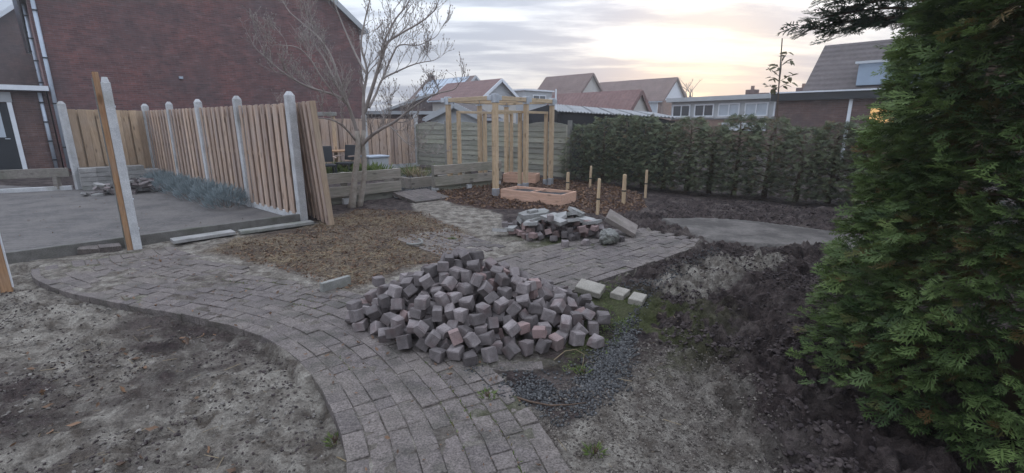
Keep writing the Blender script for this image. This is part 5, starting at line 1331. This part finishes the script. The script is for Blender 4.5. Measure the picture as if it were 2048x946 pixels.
PALE_R = ppoly((1060, 830), (1200, 700), (1340, 660), (1520, 760), (1600, 946), (1130, 946))
GRIT = m_leaf('grit', (.05, .04, .034), (.22, .19, .16), .95, 0.0)
sprinkle('grit', 'grit and crumbs on the trodden bare ground in the lower middle', 'grit', 9000, PALE_R, (.003, .016), GRIT, CLODS, 41, .4, None, .1)
sprinkle('dark_crumbs', 'dark crumbs of earth clustered on the grey sand', 'soil', 5500, SAND_L, (.003, .019), CLOD, CLODS, 42, .4, lambda x, y: np.clip(4.5 * fbm(x, y, 2.6, 4, 95) - 2.0, .01, 1), .12)
sprinkle('sand_grit', 'grit lying on the grey sand', 'grit', 6000, SAND_L, (.003, .014), GRIT, CLODS, 43, .4, None, .1)
LEAFV = []
for s in range(4):
    r_ = random.Random(s); c = r_.uniform(.1, .3)
    LEAFV.append((np.array([(-.5, 0, c * .6), (-.15, .24, c), (-.15, -.24, c * .8), (.2, .2, c * .4), (.2, -.22, c * .5), (.55, 0, c * 1.2), (0, 0, 0)]), np.array([(0, 2, 6), (0, 6, 1), (1, 6, 3), (2, 4, 6), (3, 6, 5), (6, 4, 5)])))
sprinkle('leaf_litter', 'brown fallen leaves strewn over the litter between path and tree', 'leaves', 6500, ppoly((430, 500), (620, 455), (720, 415), (850, 425), (940, 470), (880, 530), (780, 545), (690, 580), (560, 540)), (.012, .052), LEAF_DRY, LEAFV, 7, .5, None, .15)
sprinkle('sand_leaves', 'few orange brown leaves on the grey sand', 'leaves', 190, SAND_L, (.025, .08), LEAF_DRY, LEAFV, 8, .5, lambda x, y: np.clip(4 * fbm(x, y, 1.6, 3, 35) - 2.0, .02, 1), .15)
sprinkle('mulch_leaves', 'brown leaves and bark chips covering the pergola bed', 'leaves', 6000, MULCH, (.03, .11), LEAF_DRY, LEAFV, 9, .6, None, .12)
sprinkle('patio_litter', 'bits of dirt and leaf on the grey patio', 'leaves', 260, [(-6.6, 4.3), (-3.7, 7.2), (-8.4, 11.2), (-10.5, 9.5)], (.008, .034), LEAF_DRY, LEAFV, 31, .4, lambda x, y: np.clip(3 * fbm(x, y, 1.1, 3, 46) - 1.2, .03, 1), .2, None, lambda x, y: 0 * x + .022)
sprinkle('path_leaves', 'scattered leaf bits lying on the paved paths', 'leaves', 420, MAIN_POLY, (.012, .045), LEAF_DRY, LEAFV, 10, .35, lambda x, y: np.clip(3 * fbm(x, y, 1.8, 3, 45) - 1.1, .03, 1), .2, None, lambda x, y: 0 * x + .004)
STICK = [(np.array([(0, -.02, 0), (0, .02, 0), (1, .012, .05), (1, -.012, .05), (0, 0, .035), (1, 0, .075)]), np.array([(0, 1, 2), (0, 2, 3), (1, 4, 5), (1, 5, 2), (4, 0, 3), (4, 3, 5)]))]
sprinkle('straw_litter', 'straw coloured dry stalks on the litter', 'straw', 5200, LITTER, (.03, .11), STRAW, STICK, 11, .2, lambda x, y: np.clip(2.5 * fbm(x, y, 1.5, 3, 25) - .7, .05, 1), .05)
sprinkle('small_sticks', 'thin twigs lying on sand and soil', 'twigs', 130, ppoly((100, 640), (400, 640), (620, 760), (720, 930), (1300, 930), (1500, 700), (1300, 600), (1100, 900), (700, 930), (60, 930)), (.03, .1), STRAW, STICK, 12, .15, None, .05)
sprinkle('moss_tufts', 'low moss and grass growing around the heap and in the joints', 'moss', 5200, ppoly((1195, 560), (1240, 548), (1290, 600), (1240, 680), (1190, 730), (1120, 745), (1180, 660), (1210, 610)), (.008, .035), LEAF_GRASS, [(BLADE[0][0] * np.array([1, 2.2, 1]), BLADE[0][1])], 13, .8, lambda x, y: np.clip(3 * fbm(x, y, 3.5, 3, 65) - 1.1, .02, 1), 0.0)
def joint_moss():
    rs = np.random.RandomState(3); P_ = []
    for c in (5, 6, 7, 8, 9, 2):
        for k in range(900 if c > 4 else 250):
            s = rs.uniform(2.2, STOT - .1)
            if fbm(np.array([s * 3.]), np.array([c * 7.3]), 1, 2, 5)[0] < .52: continue
            p, d = path_pt(s, c * CW); P_.append((p[0] + rs.normal(0, .004), p[1] + rs.normal(0, .004), -.012))
    P_ = np.array(P_); n = len(P_); fw = np.stack([rs.normal(0, .6, n), rs.normal(0, .6, n), np.ones(n)], 1)
    V, F, C = scatter([(BLADE[0][0] * np.array([1, 2.5, 1]), BLADE[0][1])], P_, fw, rs.normal(0, 1, (n, 3)), .010 + .02 * rs.rand(n) ** 2, np.clip(rs.normal(.35, .25, n), 0, 1), (rs.rand(n) < .3) * .6, rs)
    o = link('joint_moss', np_mesh('joint_moss', V, F, LEAF_GRASS, {'tint': C})); stuff(o); tag(o, 'moss growing in the joints of the curved path', 'moss')
joint_moss()
for px, py, nm in ((668, 858, 'green weed at the path edge in the lower middle'), (905, 478, 'grass tuft on the litter behind the heap'), (975, 790, 'grass tuft in the path edge in front of the heap'), (1190, 900, 'small weed on the bare soil at the bottom'), (1165, 742, 'grass tuft at the foot of the block heap'), (30, 500, 'weed beside the left border post')):
    x, y = g(px, py); tuft('weed', nm, 'weed', (x, y, float(gz([x], [y])[0])), 60, .035, .05, LEAF_GRASS, px, 1.9, 'weeds', 1.6)
# bent plastic strip and twigs
m = MB(); c0 = Vector((*g(829, 490), .02)); pts = [Vector((.10 * math.cos(a_) * 1.0, .09 * math.sin(a_), .012 + .03 * max(0, math.sin(a_)))) for a_ in np.linspace(-2.6, 1.2, 16)]; m.tube(pts, [.014] * 16, 6); o = m.build('bent_hose', CONC_OLD, None, True); o.location = c0; tag(o, 'short bent piece of pale hose on the litter behind the heap', 'hose')
def twig_obj(label, pxs, r=.006, mat=BROWNST):
    pts = [Vector((*g(*p), 0)) for p in pxs]; pts = [Vector((p.x, p.y, float(gz([p.x], [p.y])[0]) + .015)) for p in pts]; b = pts[0].copy(); m = MB(); m.tube([p - b for p in pts], [r * (1 - .5 * i / (len(pts) - 1)) for i in range(len(pts))], 6); o = m.build('twig', mat, None, True); o.location = b; tag(o, label, 'twig')
twig_obj('long brown twig on the soil in front of the heap', ((1034, 800), (1060, 806), (1100, 812), (1140, 811), (1172, 806)))
twig_obj('pale curved stalk at the right foot of the block heap', ((1108, 722), (1130, 706), (1152, 702), (1168, 712), (1165, 735)), .003, STRAW)
twig_obj('thin dry stalk on the sand in the lower left', ((672, 890), (690, 906), (712, 922)), .005, STRAW)

# ------------------------------------------------------------------ dusk haze
def haze():
    mt = bpy.data.materials.new('haze_air'); mt.use_nodes = True; N = mt.node_tree.nodes; N.clear(); o_ = N.new('ShaderNodeOutputMaterial'); v = N.new('ShaderNodeVolumePrincipled')
    v.inputs['Color'].default_value = (.95, .95, .97, 1); v.inputs['Density'].default_value = .003; v.inputs['Anisotropy'].default_value = .55
    mt.node_tree.links.new(v.outputs[0], o_.inputs['Volume'])
    m = MB(); m.box((0, 40, 7), (160, 160, 17)); o = m.build('haze', mt); stuff(o); tag(o, 'thin dusk haze in the air over the gardens', 'haze')
haze()
